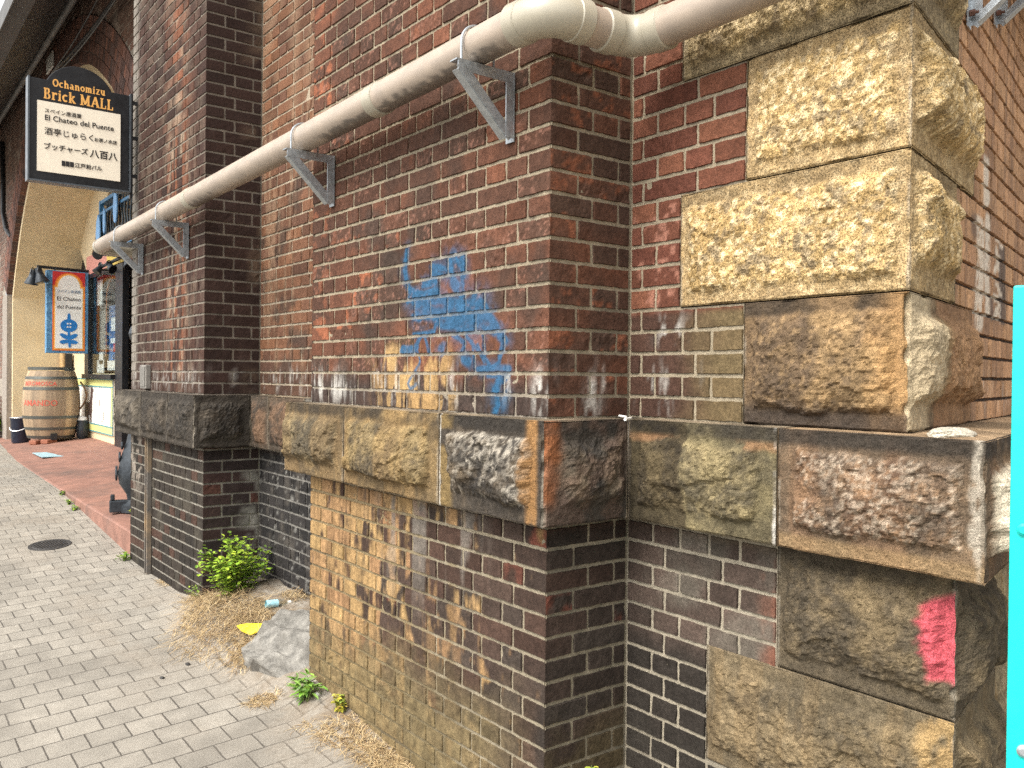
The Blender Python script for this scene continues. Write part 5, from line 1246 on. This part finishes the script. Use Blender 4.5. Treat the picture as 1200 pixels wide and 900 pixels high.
# ---- barrel
f_b = pp(60, 519.5); d_b = Vector((f_b.x, f_b.y, 0)).normalized()
bx, by = f_b.x+d_b.x*.36, f_b.y+d_b.y*.36
bz = pz(bx, by)+.055
Hb, rt, rm = 1.02, .315, .395
br_ = empty('oak_barrel', (bx, by, bz), 'weathered oak barrel with grey hoops and red stencilling in the corner by the shop', 'barrel', rz=0)
n, mz = 96, 40
T, K = np.meshgrid(np.linspace(0, 1, mz+1), np.arange(n)*2*np.pi/n, indexing='ij')
rad = rt+(rm-rt)*(1-(2*T-1)**2)**.9
stave = np.floor(K/(2*np.pi)*26); sf = (K/(2*np.pi)*26)-stave
groove = np.exp(-(np.minimum(sf, 1-sf)/.04)**2)
rad2 = rad-.003*groove
X, Y, Z = rad2*np.cos(K), rad2*np.sin(K), T*Hb
idx = np.arange(T.size).reshape(T.shape); i2 = np.roll(idx, -1, 1); q = np.stack([idx[:-1], i2[:-1], i2[1:], idx[1:]], -1).reshape(-1, 4)
hv = _hash(stave.astype(int), stave.astype(int)*0, stave.astype(int)*0, 7)
c = mix(A([.31,.225,.14])*np.ones(T.shape+(1,)), A([.215,.155,.10]), hv); c = mix(c, A([.43,.31,.18]), (hv > .85)*.8); c = c*(.7+.6*fbm(K*14, T*3, None, 221, 4))[..., None]; c = mix(c, A([.10,.075,.05]), groove*.55)
o = link('staves', np_mesh('staves', np.stack([X.ravel(), Y.ravel(), Z.ravel()], 1), q, c.reshape(-1, 3), None, True), M['wood'], br_)
for zc, hh_ in ((.025, .045), (.155, .04), (.325, .042), (.755, .042), (.915, .04), (1.055, .045)):
    f_ = lambda z: rt+(rm-rt)*max(0, 1-(2*z/Hb-1)**2)**.9+.0035
    bm = bmesh.new(); lathe(bm, [(f_(zc-hh_/2)-.004, zc-hh_/2), (f_(zc-hh_/2)+.001, zc-hh_/2), (f_(zc+hh_/2)+.001, zc+hh_/2), (f_(zc+hh_/2)-.004, zc+hh_/2)], n=64, cap=False); bobj('hoop', bm, M['hoop'], br_, smooth=True)
bm = bmesh.new(); lathe(bm, [(.001, Hb-.03), (rt-.012, Hb-.03)], n=48, cap=False); lathe(bm, [(.001, .02), (rt-.012, .02)], n=48, cap=False); bobj('barrel_head', bm, mat('oak_head', (.26,.17,.10), rough=.8, var=.3, scale=30), br_)
def wrap(body, size, zc, ang, mt_):
    o = text('stencil', body, size, (0,0,0), EX, EY, mt_, parent=br_, align='CENTER', off=.012)
    bmx = bmesh.new(); bmx.from_mesh(o.data)
    for v in bmx.verts:
        z = zc+v.co.y; r_ = rt+(rm-rt)*max(0, 1-(2*z/Hb-1)**2)**.9+.002+v.co.z*.5; a_ = ang+v.co.x/r_
        v.co = (r_*math.cos(a_), r_*math.sin(a_), z)
    bmx.to_mesh(o.data); bmx.free(); return o
M['stencil'] = mat('faded_red_stencil', (.50,.075,.05), rough=.8, var=.3, scale=80, dirt=(.36,.21,.12), dscale=40)
view = math.atan2(-by, -bx)
wrap('IBEROMOSCA', .085, .80, view-.52, M['stencil']); wrap('AMANDO', .12, .50, view-.46, M['stencil'])
bm = bmesh.new(); ra = view+1.35
pts = [Vector(((rm+.005+.09*math.sin(t_))*math.cos(ra), (rm+.005+.09*math.sin(t_))*math.sin(ra), .86-.42*t_/math.pi)) for t_ in np.linspace(0, math.pi, 12)]
tube(bm, pts, .013, 8); bobj('rope_handle', bm, M['rope'], br_, smooth=True)
bm = bmesh.new(); a_ = view+.10; obox(bm, ((rt+.03)*math.cos(a_), (rt+.03)*math.sin(a_), .035), (math.cos(a_), math.sin(a_), 0), (-math.sin(a_), math.cos(a_), 0), EZ, .04, .09, .10); bobj('tap_block', bm, M['black'], br_, bevel=.006)
for px_, py_, lb in ((39.5, 520, 'outer red clay brick propping up the barrel'), (53, 519, 'inner red clay brick propping up the barrel')):
    p_ = pp(px_, py_+1); bm = bmesh.new(); zz = pz(p_.x, p_.y); obox(bm, (p_.x+.05, p_.y, zz+.032), (.8,.6,0), (-.6,.8,0), EZ, .20, .13, .064); tag(bobj('prop_brick', bm, M['clay'], bevel=.015), lb, 'brick', 'clay bricks under the barrel')
# bucket
p_ = pp(24.5, 518.5); zz = pz(p_.x, p_.y)
bk = empty('metal_bucket', (p_.x, p_.y, zz), 'dark navy metal pail with wire handle on the porch beside the barrel', 'bucket')
bm = bmesh.new(); lathe(bm, [(.001, .0), (.125, .0), (.13, .01), (.148, .36), (.151, .365), (.151, .385), (.142, .385), (.140, .30), (.12, .02), (.001, .02)], n=32, cap=False); bobj('pail', bm, M['navy'], bk, smooth=True)
bm = bmesh.new(); tube(bm, [(.152*math.cos(a_), .152*math.sin(a_), .387) for a_ in np.linspace(0, 2*math.pi, 32, endpoint=False)], .006, 6, closed=True); bobj('rim', bm, M['wire'], bk, smooth=True)
bm = bmesh.new(); vw = math.atan2(-p_.y, -p_.x); ax_ = Vector((math.cos(vw+1.57), math.sin(vw+1.57), 0)); fr_ = Vector((math.cos(vw), math.sin(vw), 0))
tube(bm, [ax_*(.155*math.cos(t_))+fr_*(.11*math.sin(t_)+.03)+Vector((0,0,.30-.10*math.sin(t_)+.06*math.cos(t_))) for t_ in np.linspace(0, math.pi, 14)], .005, 6); bobj('wire_handle', bm, M['wire'], bk, smooth=True)
# pot at the foot of the dado
p_ = Vector((2.88, 14.62, 0)); zz = pz(p_.x, p_.y)
pt_ = empty('stone_jar', (p_.x, p_.y, zz), 'small dark jar with white lid standing behind the barrel by the dado', 'jar')
bm = bmesh.new(); lathe(bm, [(.001,0),(.06,0),(.085,.05),(.09,.16),(.075,.25),(.078,.28),(.001,.28)], n=24, cap=False); bobj('body', bm, M['iron'], pt_, smooth=True)
bm = bmesh.new(); lathe(bm, [(.07,.282),(.07,.295),(.055,.33),(.02,.35),(.001,.352)], n=24, cap=False); bobj('lid', bm, M['white'], pt_, smooth=True)
# brown pipe in the corner
bm = bmesh.new(); a_ = on_y(74, 425, 16.02); tube(bm, [(a_.x, 16.0, CAMH-1.1), (a_.x, 16.0, CAMH+.32)], .055, 14); tag(bobj('corner_pipe', bm, mat('tan_pipe', (.50,.33,.15), rough=.5, var=.1), smooth=True), 'tan painted pipe standing in the corner behind the barrel', 'pipe')
a_ = on_y(80, 425, 15.98); bm = bmesh.new(); box(bm, a_.x-.05, a_.x+.05, 15.9, 15.98, CAMH-.15, CAMH+.30); tube(bm, [(a_.x, 15.94, CAMH-1.05), (a_.x, 15.94, CAMH-.14)], .02, 8); tag(bobj('meter_box', bm, M['black'], bevel=.008), 'narrow black box on the wall in the corner above the barrel', 'meter box')

# ---- cables and conduits
JY = 16.02
cp = [on_x(2.5, 166, 2.02), on_x(3.5, 215, 2.02), on_x(3.5, 250, 2.02), on_x(7, 268, 2.02), on_x(12, 276, 2.05)]
cp += [on_y(20, 280, JY), on_y(34, 282.5, JY), on_y(55, 284, JY), on_y(70, 290, JY), on_y(80, 300, JY), on_y(86, 309, JY), on_y(88, 320, JY)]
bm = bmesh.new(); tube(bm, cp, .035, 10); tag(bobj('cable_conduit', bm, M['cable'], smooth=True), 'thick black conduit curving round the arch and across the yellow jamb', 'conduit')
cab = 'black overhead cables above the arch'
for k, (a_, b_, r_, lb) in enumerate((((129, -6), (63, 83), .016, 'thickest black cable slanting down above the arched sign'), ((127, 0), (66, 86), .012, 'thin black cable running just behind the thickest one'), ((110, -4), (60, 86), .008, 'thinnest loose wire left of the black cables above the sign'))):
    pa, pb = on_x(*a_, 1.92-.03*k), on_x(*b_, 1.95-.02*k); bm = bmesh.new(); d_ = pb-pa
    pa2 = pa-d_*.6; tube(bm, [pa2+(pb-pa2)*t_+Vector((0,0,-.10*math.sin(math.pi*t_))) for t_ in np.linspace(0, 1, 14)], r_, 8); tag(bobj('overhead_cable', bm, M['cable'], smooth=True), lb, 'cable', cab)
p_ = on_x(1, 116, 1.75); bm = bmesh.new(); tube(bm, [(1.80, 7.5, CAMH+3.745), (1.80, 24, CAMH+3.745)], .035, 10); tag(bobj('deck_cable', bm, M['deckedge'], smooth=True), 'pale grey cable fixed along the lower edge of the dark deck', 'cable')
p_ = on_x(58, 74, 2.035); bm = bmesh.new(); box(bm, 2.03, 2.05, p_.y-.20, p_.y+.20, p_.z-.09, p_.z+.10); tag(bobj('wall_plate', bm, M['white']), 'small plain white plate on the brickwork above the arched sign', 'plate')
bm = bmesh.new(); y_ = on_x(172.5, 600, XP-.02).y
for dy in (-.028, .028): box(bm, XP-.030, XP-.002, y_+dy-.007, y_+dy+.007, CAMH-1.43, CAMH-.45)
box(bm, XP-.010, XP-.003, y_-.021, y_+.021, CAMH-1.43, CAMH-.45); bob_ = bobj('wall_channel', bm, mat('worn_channel', (.13,.115,.10), rough=.7, var=.3, scale=12, dirt=(.42,.27,.12), dscale=3)); tag(bob_, 'worn metal channel up the lower brickwork of the far pier', 'channel')
y_ = on_x(170, 440, XP-.02).y
jb = empty('junction_box', (XP-.02, y_, CAMH-.02), 'flat grey metal box on the far pier just above its coping', 'box')
bm = bmesh.new(); box(bm, XP-.035, XP+.001, y_-.075, y_+.075, CAMH-.115, CAMH+.055); child('box', bm, mat('grey_box', (.20,.185,.165), rough=.6, var=.25, scale=20), jb, bevel=.006)
bm = bmesh.new(); box(bm, XP-.040, XP-.0352, y_-.06, y_+.06, CAMH-.10, CAMH+.04); child('lid', bm, mat('grey_lid', (.15,.14,.125), rough=.6, var=.2), jb)

# ---- cast iron lamp post base on the porch
lx, ly = 1.98, 7.86; lz = pz(lx, ly)
lp = empty('lamp_post', (lx, ly, lz), 'ornate dark cast iron post with scrolled foot on the porch behind the far pier', 'post')
bm = bmesh.new(); lathe(bm, [(.13,0),(.13,.06),(.10,.075),(.075,.10),(.085,.15),(.14,.24),(.155,.33),(.13,.46),(.085,.60),(.06,.74),(.06,.80),(.075,.82),(.045,.86),(.04,1.45),(.06,1.47),(.075,1.52),(.06,1.57),(.04,1.6),(.04,2.5)], n=28); bobj('shaft', bm, M['iron'], lp, smooth=True, angle=30)
for k in range(4):
    a_ = math.pi*.25+k*math.pi/2+.55; d_ = Vector((math.cos(a_), math.sin(a_), 0)); t2 = Vector((-math.sin(a_), math.cos(a_), 0))
    bm = bmesh.new(); obox(bm, d_*.14+Vector((0,0,.05)), d_, t2, EZ, .15, .09, .10); obox(bm, d_*.19+Vector((0,0,.125)), d_, t2, EZ, .035, .05, .05); bobj('foot', bm, M['iron'], lp, bevel=.010)
    bm = bmesh.new()
    for zc, rr in ((.32, .075), (.46, .05), (.56, .035)):
        tube(bm, [d_*(.150-.09*abs(zc-.32)*2+.012)+t2*(rr*(1-i/26)*math.cos(i*.5))+Vector((0,0,zc+rr*(1-i/26)*math.sin(i*.5))) for i in range(22)], .0095, 6)
    bobj('scroll', bm, M['iron'], lp, smooth=True)

# ---- turquoise panel at the right edge
s_ = 1.18
a_ = CO+ray(1187.5, 335)*s_; a0 = Vector((a_.x, a_.y, 0)); dir_ = a0.normalized(); rt_ = Vector((dir_.y, -dir_.x, 0)); fw_ = dir_
gx_, gy_ = a0.x, a0.y; gz_ = gz(gx_, gy_)
M['turq'] = mat('turquoise_paint', (.0,.52,.47), rough=.45, var=.16, scale=7, coat=.1, dirt=(.02,.33,.30), dscale=3.5, bump=.08, bscale=30)
tq = empty('fence_panel', (gx_, gy_, gz_), 'bright turquoise painted steel panel standing in front of the stone corner', 'panel')
bm = bmesh.new(); c0 = a0+rt_*.26; obox(bm, (c0.x, c0.y, (gz_+a_.z)/2), rt_, fw_, EZ, .52, .012, a_.z-gz_); child('panel', bm, M['turq'], tq, bevel=.003)
bm = bmesh.new(); c1 = a0+rt_*.27+fw_*.026; obox(bm, (c1.x, c1.y, (gz_+a_.z)/2-.02), rt_, fw_, EZ, .04, .04, a_.z-gz_-.06); child('post', bm, M['turq'], tq, bevel=.003)
for py_ in (620, 879):
    b_ = CO+ray(1199.5, py_)*s_*.993; bm = bmesh.new(); tube(bm, [b_+fw_*.004, b_-fw_*.006, b_-fw_*.009], [.0085, .0085, .005], 12); child('bolt', bm, M['galv'] if py_ > 700 else M['turq'], tq, smooth=True)

# ---- plants
def leafy(name, base, n, w, h, size, cols, seed, label, cat='plant', droop=.2, stems=9, shape=.6, group=None, stemcol=(.12,.15,.04)):
    rg = random.Random(seed); B = Vector(base); e = empty(name, base, label, cat, group)
    V, Q, C = [], [], []; SV = bmesh.new()
    tips = []
    for k in range(stems):
        a_ = rg.random()*6.28; r_ = w*math.sqrt(rg.random())*.9; tip = Vector((math.cos(a_)*r_, math.sin(a_)*r_, h*(.55+.45*rg.random())*(1-.35*(r_/w)**2)))
        root = Vector((tip.x*.25, tip.y*.25, -.01)); midp = root*.5+tip*.5+Vector((0,0,h*.12)); tips.append((root, midp, tip)); tube(SV, [root, midp, tip], [.0028, .0022, .001], 5)
    for i in range(n):
        rt, md, tp_ = rg.choice(tips); t_ = rg.random()**.6; p = (rt*(1-t_)+md*t_)*(1-t_)+(md*(1-t_)+tp_*t_)*t_
        p = p+Vector((rg.gauss(0, w*.10), rg.gauss(0, w*.10), rg.gauss(0, h*.05))); p.z = max(p.z, .004)
        if p.x > .0 and abs(p.x)+B.x > XR-.01: p.x = XR-.02-B.x
        a_ = rg.random()*6.28; el = rg.uniform(-.3, .7)-droop*(1-p.z/h); d = Vector((math.cos(a_)*math.cos(el), math.sin(a_)*math.cos(el), math.sin(el))); s_ = d.cross(Vector((0,0,1))).normalized(); u_ = s_.cross(d)
        L_ = size*rg.uniform(.55, 1.25); W_ = L_*shape*rg.uniform(.8, 1.2); b_ = len(V)
        pts = [p, p+d*L_*.28+s_*W_*.42+u_*L_*.05, p+d*L_*.68+s_*W_*.40+u_*L_*.02, p+d*L_-u_*L_*.10, p+d*L_*.68-s_*W_*.40+u_*L_*.02, p+d*L_*.28-s_*W_*.42+u_*L_*.05, p+d*L_*.3-u_*.0+u_*L_*-.03, p+d*L_*.7-u_*L_*.06]
        V += [tuple(q_) for q_ in pts]; Q += [(b_, b_+1, b_+6, b_+5), (b_+1, b_+2, b_+7, b_+6), (b_+6, b_+7, b_+4, b_+5), (b_+2, b_+3, b_+4, b_+7)]
        c0_, c1_ = rg.choice(cols), rg.choice(cols); t_ = rg.random(); c_ = A(c0_)*(1-t_)+A(c1_)*t_; c_ = c_*rg.uniform(.65, 1.25); C += [c_]*8
    link('foliage', np_mesh('foliage', V, Q, C, None, False), M['leaf'], e)
    bobj('stem', SV, mat('stem', stemcol, rough=.6, var=.2), e)
    return e
GRN = [(.20,.34,.025), (.12,.25,.02), (.33,.44,.04), (.09,.18,.02)]
def gp(px, py, it=3):
    X, Y = 1.7, 4
    z = gz(X, Y)
    for _ in range(14):
        p = on_plane(px, py, (0,0,z), EZ); z = z*.4+.6*gz(p.x, p.y)
    return Vector((p.x, p.y, gz(p.x, p.y)))
leafy('leafy_bush', (1.80, 5.02, gz(1.80, 5.02)-.02), 1500, .235, .36, .031, [(.26,.40,.03), (.17,.31,.025), (.38,.48,.045), (.11,.20,.02)], 11, 'bright green leafy bush growing in the bay against the far pier', stems=38, droop=.1, shape=.78)
b_ = gp(236, 700); leafy('weed', (b_.x, b_.y, b_.z), 90, .10, .10, .024, GRN, 12, 'low green shoots at the left foot of the leafy bush', group='weeds along the wall')
b_ = gp(356, 822); leafy('weed', (b_.x, b_.y, b_.z), 130, .085, .13, .048, [(.13,.27,.03), (.10,.20,.035), (.22,.36,.05)], 13, 'green broad leaved weed under the ochre corner of the near pier', droop=.3, shape=.38, group='weeds along the wall')
b_ = gp(398, 832); leafy('weed', (b_.x, b_.y, b_.z), 200, .06, .065, .020, [(.40,.40,.05), (.50,.46,.04), (.30,.20,.06), (.22,.30,.05)], 14, 'low yellow green weed right of the broad leaved weed at the pier foot', shape=.7, group='weeds along the wall')
for k, (px_, py_, lb) in enumerate(((69, 581, 'tiny green tuft highest up along the porch kerb'), (80, 588, 'tiny green tuft between the other two along the porch kerb'), (87, 596, 'tiny green tuft lowest down along the porch kerb, nearest the paving'))):
    p_ = on_x(px_, py_, XE-.05); leafy('weed', (XE-.04, p_.y, gz(XE-.04, p_.y)), 40, .05, .045, .03, GRN, 20+k, lb, group='weeds along the wall', stems=5)
p_ = on_x(152, 652, XP-.06); leafy('weed', (XP-.05, 6.97, gz(XP-.05, 6.97)), 60, .06, .06, .03, GRN, 24, 'small green tuft where the porch kerb meets the far pier', group='weeds along the wall', stems=6)
leafy('weed', (1.93, 7.68, pz(1.93, 7.68)), 40, .06, .06, .03, [(.5,.5,.03), (.3,.42,.04)], 25, 'yellow green sprig beside the cast iron foot on the porch', group='weeds along the wall', stems=5)
q_ = on_y(694, 900, 1.93); leafy('weed', (q_.x, 1.93, gz(q_.x, 1.93)), 120, .05, max(.12, CAMH+(-1.13)-gz(q_.x, 1.93)), .022, [(.55,.50,.03), (.45,.42,.05), (.2,.3,.04)], 26, 'yellow flowered weed at the bottom edge by the inner corner of the pier', group='weeds along the wall', stems=8)
p_ = on_x(3, 490, 2.0); zb0 = gz(1.6, 16.6); leafy('leafy_bush', (1.93, 16.75, pz(1.93, 16.7)), 420, .22, .50, .07, GRN, 27, 'green bush at the left edge beyond the arch, half out of the photo', stems=14)
# ---- dry grass (stuff) built from bent blades
rg = random.Random(3); V, Q, C = [], [], []
def blade(p, d, L_, bend, wd, col):
    s_ = d.cross(Vector((0,0,1)));
    if s_.length < .1: s_ = Vector((1,0,0))
    s_.normalize(); b_ = len(V); n = 4; q = Vector(p); dd = Vector(d)
    for i in range(n+1):
        w_ = wd*(1-i/n*.75); V.append(tuple(q-s_*w_)); V.append(tuple(q+s_*w_)); q = q+dd*(L_/n); dd = (dd+Vector((0,0,-bend))+s_*rg.uniform(-.45, .45)).normalized()
        zmin = gz_fast(q.x, q.y)+.003
        if q.z < zmin: q.z = zmin
    for i in range(n): k = b_+2*i; Q.append((k, k+1, k+3, k+2))
    C.extend([col]*(2*(n+1)))
_gc = {}
def gz_fast(x, y):
    k = (round(x*25), round(y*25))
    if k not in _gc: _gc[k] = gz(k[0]/25, k[1]/25)
    return _gc[k]
STR = [A([.43,.31,.155]), A([.52,.40,.225]), A([.33,.22,.11]), A([.17,.105,.05])]
def patch(px, py, rx, ry, n, L_, lift=.5, mound=0, ang=None):
    c_ = gp(px, py)
    for _ in range(n):
        a_, r_ = rg.random()*6.28, math.sqrt(rg.random()); x_, y_ = c_.x+rx*r_*math.cos(a_), c_.y+ry*r_*math.sin(a_)
        x_ = min(x_, (XR if 3.8 < y_ < 5.26 else XP)-.015)
        z_ = gz_fast(x_, y_)+mound*(1-r_*r_)*rg.random(); b_ = rg.random()*6.28 if ang is None else rg.gauss(ang, 1.0); e_ = rg.uniform(-.1, lift)
        d_ = Vector((math.cos(b_)*math.cos(e_), math.sin(b_)*math.cos(e_), math.sin(e_)))
        col = STR[min(3, int(rg.random()**1.5*4))]*rg.uniform(.75, 1.2); blade((x_, y_, z_), d_, L_*rg.uniform(.5, 1.3), .22, .0016, col)
patch(262, 716, .19, .44, 1150, .15, .7, .07); patch(246, 738, .17, .40, 620, .13, .5, .03); patch(300, 735, .13, .26, 600, .12, .7, .06); patch(285, 768, .07, .12, 420, .09, .5, .02); patch(235, 705, .08, .3, 350, .10, .6, .03)
patch(308, 822, .07, .07, 260, .06, .4); patch(400, 858, .09, .14, 330, .09, .4); patch(445, 888, .08, .10, 320, .09, .5); patch(425, 872, .05, .10, 160, .08, .5); patch(196, 682, .03, .12, 90, .06, .5); patch(345, 700, .07, .12, 200, .08, .7, .03); patch(470, 897, .05, .08, 160, .07, .5); patch(355, 852, .04, .05, 40, .05, .3)
o = link('dry_grass', np_mesh('dry_grass', V, Q, C), M['straw']); tag(o, 'matted dry straw coloured grass along the foot of the brick wall', 'dry grass', kind='stuff')

# ---- rubble, slab and litter
def lump(name, c, sx_, sy_, sz_, seed, mt_, label, cat, rot=0, amp=.35, group=None, tilt=0):
    bm = bmesh.new(); bmesh.ops.create_icosphere(bm, subdivisions=4, radius=1)
    P_ = np.array([v.co[:] for v in bm.verts]); f_ = 1+amp*2*(fbm(P_[:,0]*1.3+seed, P_[:,1]*1.3, P_[:,2]*1.3, seed, 4)-.5)+.12*(fbm(P_[:,0]*6+seed, P_[:,1]*6, P_[:,2]*6, seed+1, 3)-.5)
    for v, k in zip(bm.verts, f_): v.co = Vector((v.co.x*sx_*k, v.co.y*sy_*k, v.co.z*sz_*k))
    me = bpy.data.meshes.new(name); bm.to_mesh(me); bm.free()
    me.transform(Matrix.Translation(Vector(c)) @ Matrix.Rotation(rot, 4, 'Z') @ Matrix.Rotation(tilt, 4, 'Y'))
    return tag(link(name, me, mt_), label, cat, group)
# slanting slab of grey concrete leaning in the bay
g0 = gp(338, 792); pk = on_x(352, 735, 1.93)
o = lump('concrete_slab', (1.80, 4.02, gz(1.80, 4.02)-.03), .24, .34, .17, 41, M['conc'], 'slanting lump of grey concrete leaning beside the ochre edge of the near pier', 'slab', rot=.25, amp=.16, tilt=-.42)
pl_n = Vector((-.52, -.30, .80)).normalized(); c_ = Vector((1.70, 3.98, gz(1.70, 3.98)+.045))
bmx = bmesh.new(); bmx.from_mesh(o.data); bmesh.ops.subdivide_edges(bmx, edges=bmx.edges[:], cuts=1, use_grid_fill=True); bmx.to_mesh(o.data); bmx.free()
for v in o.data.vertices:
    d_ = (v.co-c_).dot(pl_n)
    if d_ > 0: v.co = v.co-pl_n*d_*.92
    q_ = v.co; v.co = q_+pl_n*float((fbm(np.array([q_.x*7]), np.array([q_.y*5+q_.z*9]), None, 241, 4)[0]-.5)*.11-abs(fbm(np.array([q_.x*11+q_.y*4]), np.array([q_.z*12]), None, 242, 3)[0]-.5)*.10)
    if v.co.x > XP-.01 and v.co.y < 3.78: v.co.y = 3.78+(v.co.y-3.78)*.05
    if v.co.x > XR-.01: v.co.x = XR-.01
c_ = on_x(345, 722, 1.95); lump('rubble', (c_.x, c_.y, c_.z), .075, .12, .035, 5, mat('black_white_rubble', (.05,.048,.045), rough=.9, var=.3, scale=40, dirt=(.6,.58,.55), dscale=22), 'black and white lump of rubble on top of the grey concrete', 'rubble', amp=.5)
c_ = on_x(362, 716, 2.0); lump('rubble', (c_.x, c_.y, c_.z-.01), .05, .10, .03, 8, mat('dark_rubble', (.06,.05,.04), rough=.9, var=.4, scale=40), 'dark crumbled rubble wedged behind the concrete against the near pier', 'rubble', amp=.5)
# yellow scrap
ys = [on_x(x_, y_, X_) for x_, y_, X_ in ((277, 735, 1.62), (289, 733, 1.66), (316, 733, 1.72), (313, 737, 1.70), (293, 746, 1.64), (283, 741, 1.62))]
bm = bmesh.new(); A_ = [bm.verts.new(p+Vector((0,0,.010+.012*(i_%2)))) if False else bm.verts.new(p+Vector((0,0,.012))) for p in ys]; B_ = [bm.verts.new(p+Vector((0,0,.004))) for p in ys]; bm.faces.new(A_); bm.faces.new(B_[::-1])
for i in range(len(A_)): bm.faces.new((A_[i], B_[i], B_[(i+1) % 6], A_[(i+1) % 6]))
tag(bobj('plastic_scrap', bm, M['yplastic'], bevel=.004), 'crumpled bright yellow plastic scrap lying on the dry grass', 'scrap')
# small bottle
a_, b_ = on_x(305, 711, 1.78), on_x(331, 709, 1.90); d_ = (b_-a_).normalized(); L_ = .155; a_ = a_+Vector((0,0,.012))
bt_ = empty('plastic_bottle', tuple(a_), 'small clear plastic bottle with pale blue label lying on the dry grass', 'bottle')
bm = bmesh.new(); tube(bm, [a_+d_*k for k in (0, .004, .11, .130, .134, .15)], [.016, .020, .020, .010, .009, .009], 18); child('bottle', bm, M['glass'], bt_, smooth=True)
bm = bmesh.new(); tube(bm, [a_+d_*.03, a_+d_*.095], [.0208, .0208], 18, cap=False); child('label', bm, mat('blue_label', (.35,.62,.70), rough=.5, var=.3, scale=90), bt_, smooth=True)
bm = bmesh.new(); tube(bm, [a_+d_*.1502, a_+d_*.168], [.0105, .0105], 16); child('cap', bm, M['white'], bt_)
# bits on the coping
for (x0_, y0_), (x1_, y1_), lb in (((726, 487.5), (733, 488.5), 'shorter white stub lying on the coping at the inner corner'), ((732.5, 491.5), (752, 487.5), 'longer white stick lying on the coping at the inner corner')):
    zc = CAMH+BT+.006; pa, pb = on_plane(x0_, y0_, (0,0,zc), EZ), on_plane(x1_, y1_, (0,0,zc), EZ)
    if (pb-pa).length > .12: pb = pa+(pb-pa).normalized()*.085
    bm = bmesh.new(); tube(bm, [pa, pb], .0042, 10); tag(bobj('paper_stick', bm, M['white'], smooth=True), lb, 'stick', 'white sticks on the coping')
lump('mortar_mound', (2.085, 1.002, CAMH+BT+.002), .085, .040, .020, 17, mat('pale_mortar', (.43,.39,.31), rough=.9, var=.25, scale=50, bump=.6, bscale=160, speck=.35, sscale=260), 'pale mortar mound on the ledge below the stone quoins', 'mortar', rot=.0, amp=.2)
# pebbles on the paving
for k, (px_, py_, s_, lb) in enumerate(((372, 814, .012, 'white pebble by the broad leaved weed at the pier foot'), (220, 779, .011, 'dark flat pebble out on the open paving'), (190, 795, .010, 'dark pebble on the paving left of the dry grass patch'))):
    p_ = gp(px_, py_); lump('pebble', (p_.x, p_.y, p_.z+.004), s_, s_*1.4, s_*.5, 30+k, M['white'] if k == 0 else M['manhole'], lb, 'pebble', group='pebbles on the paving')
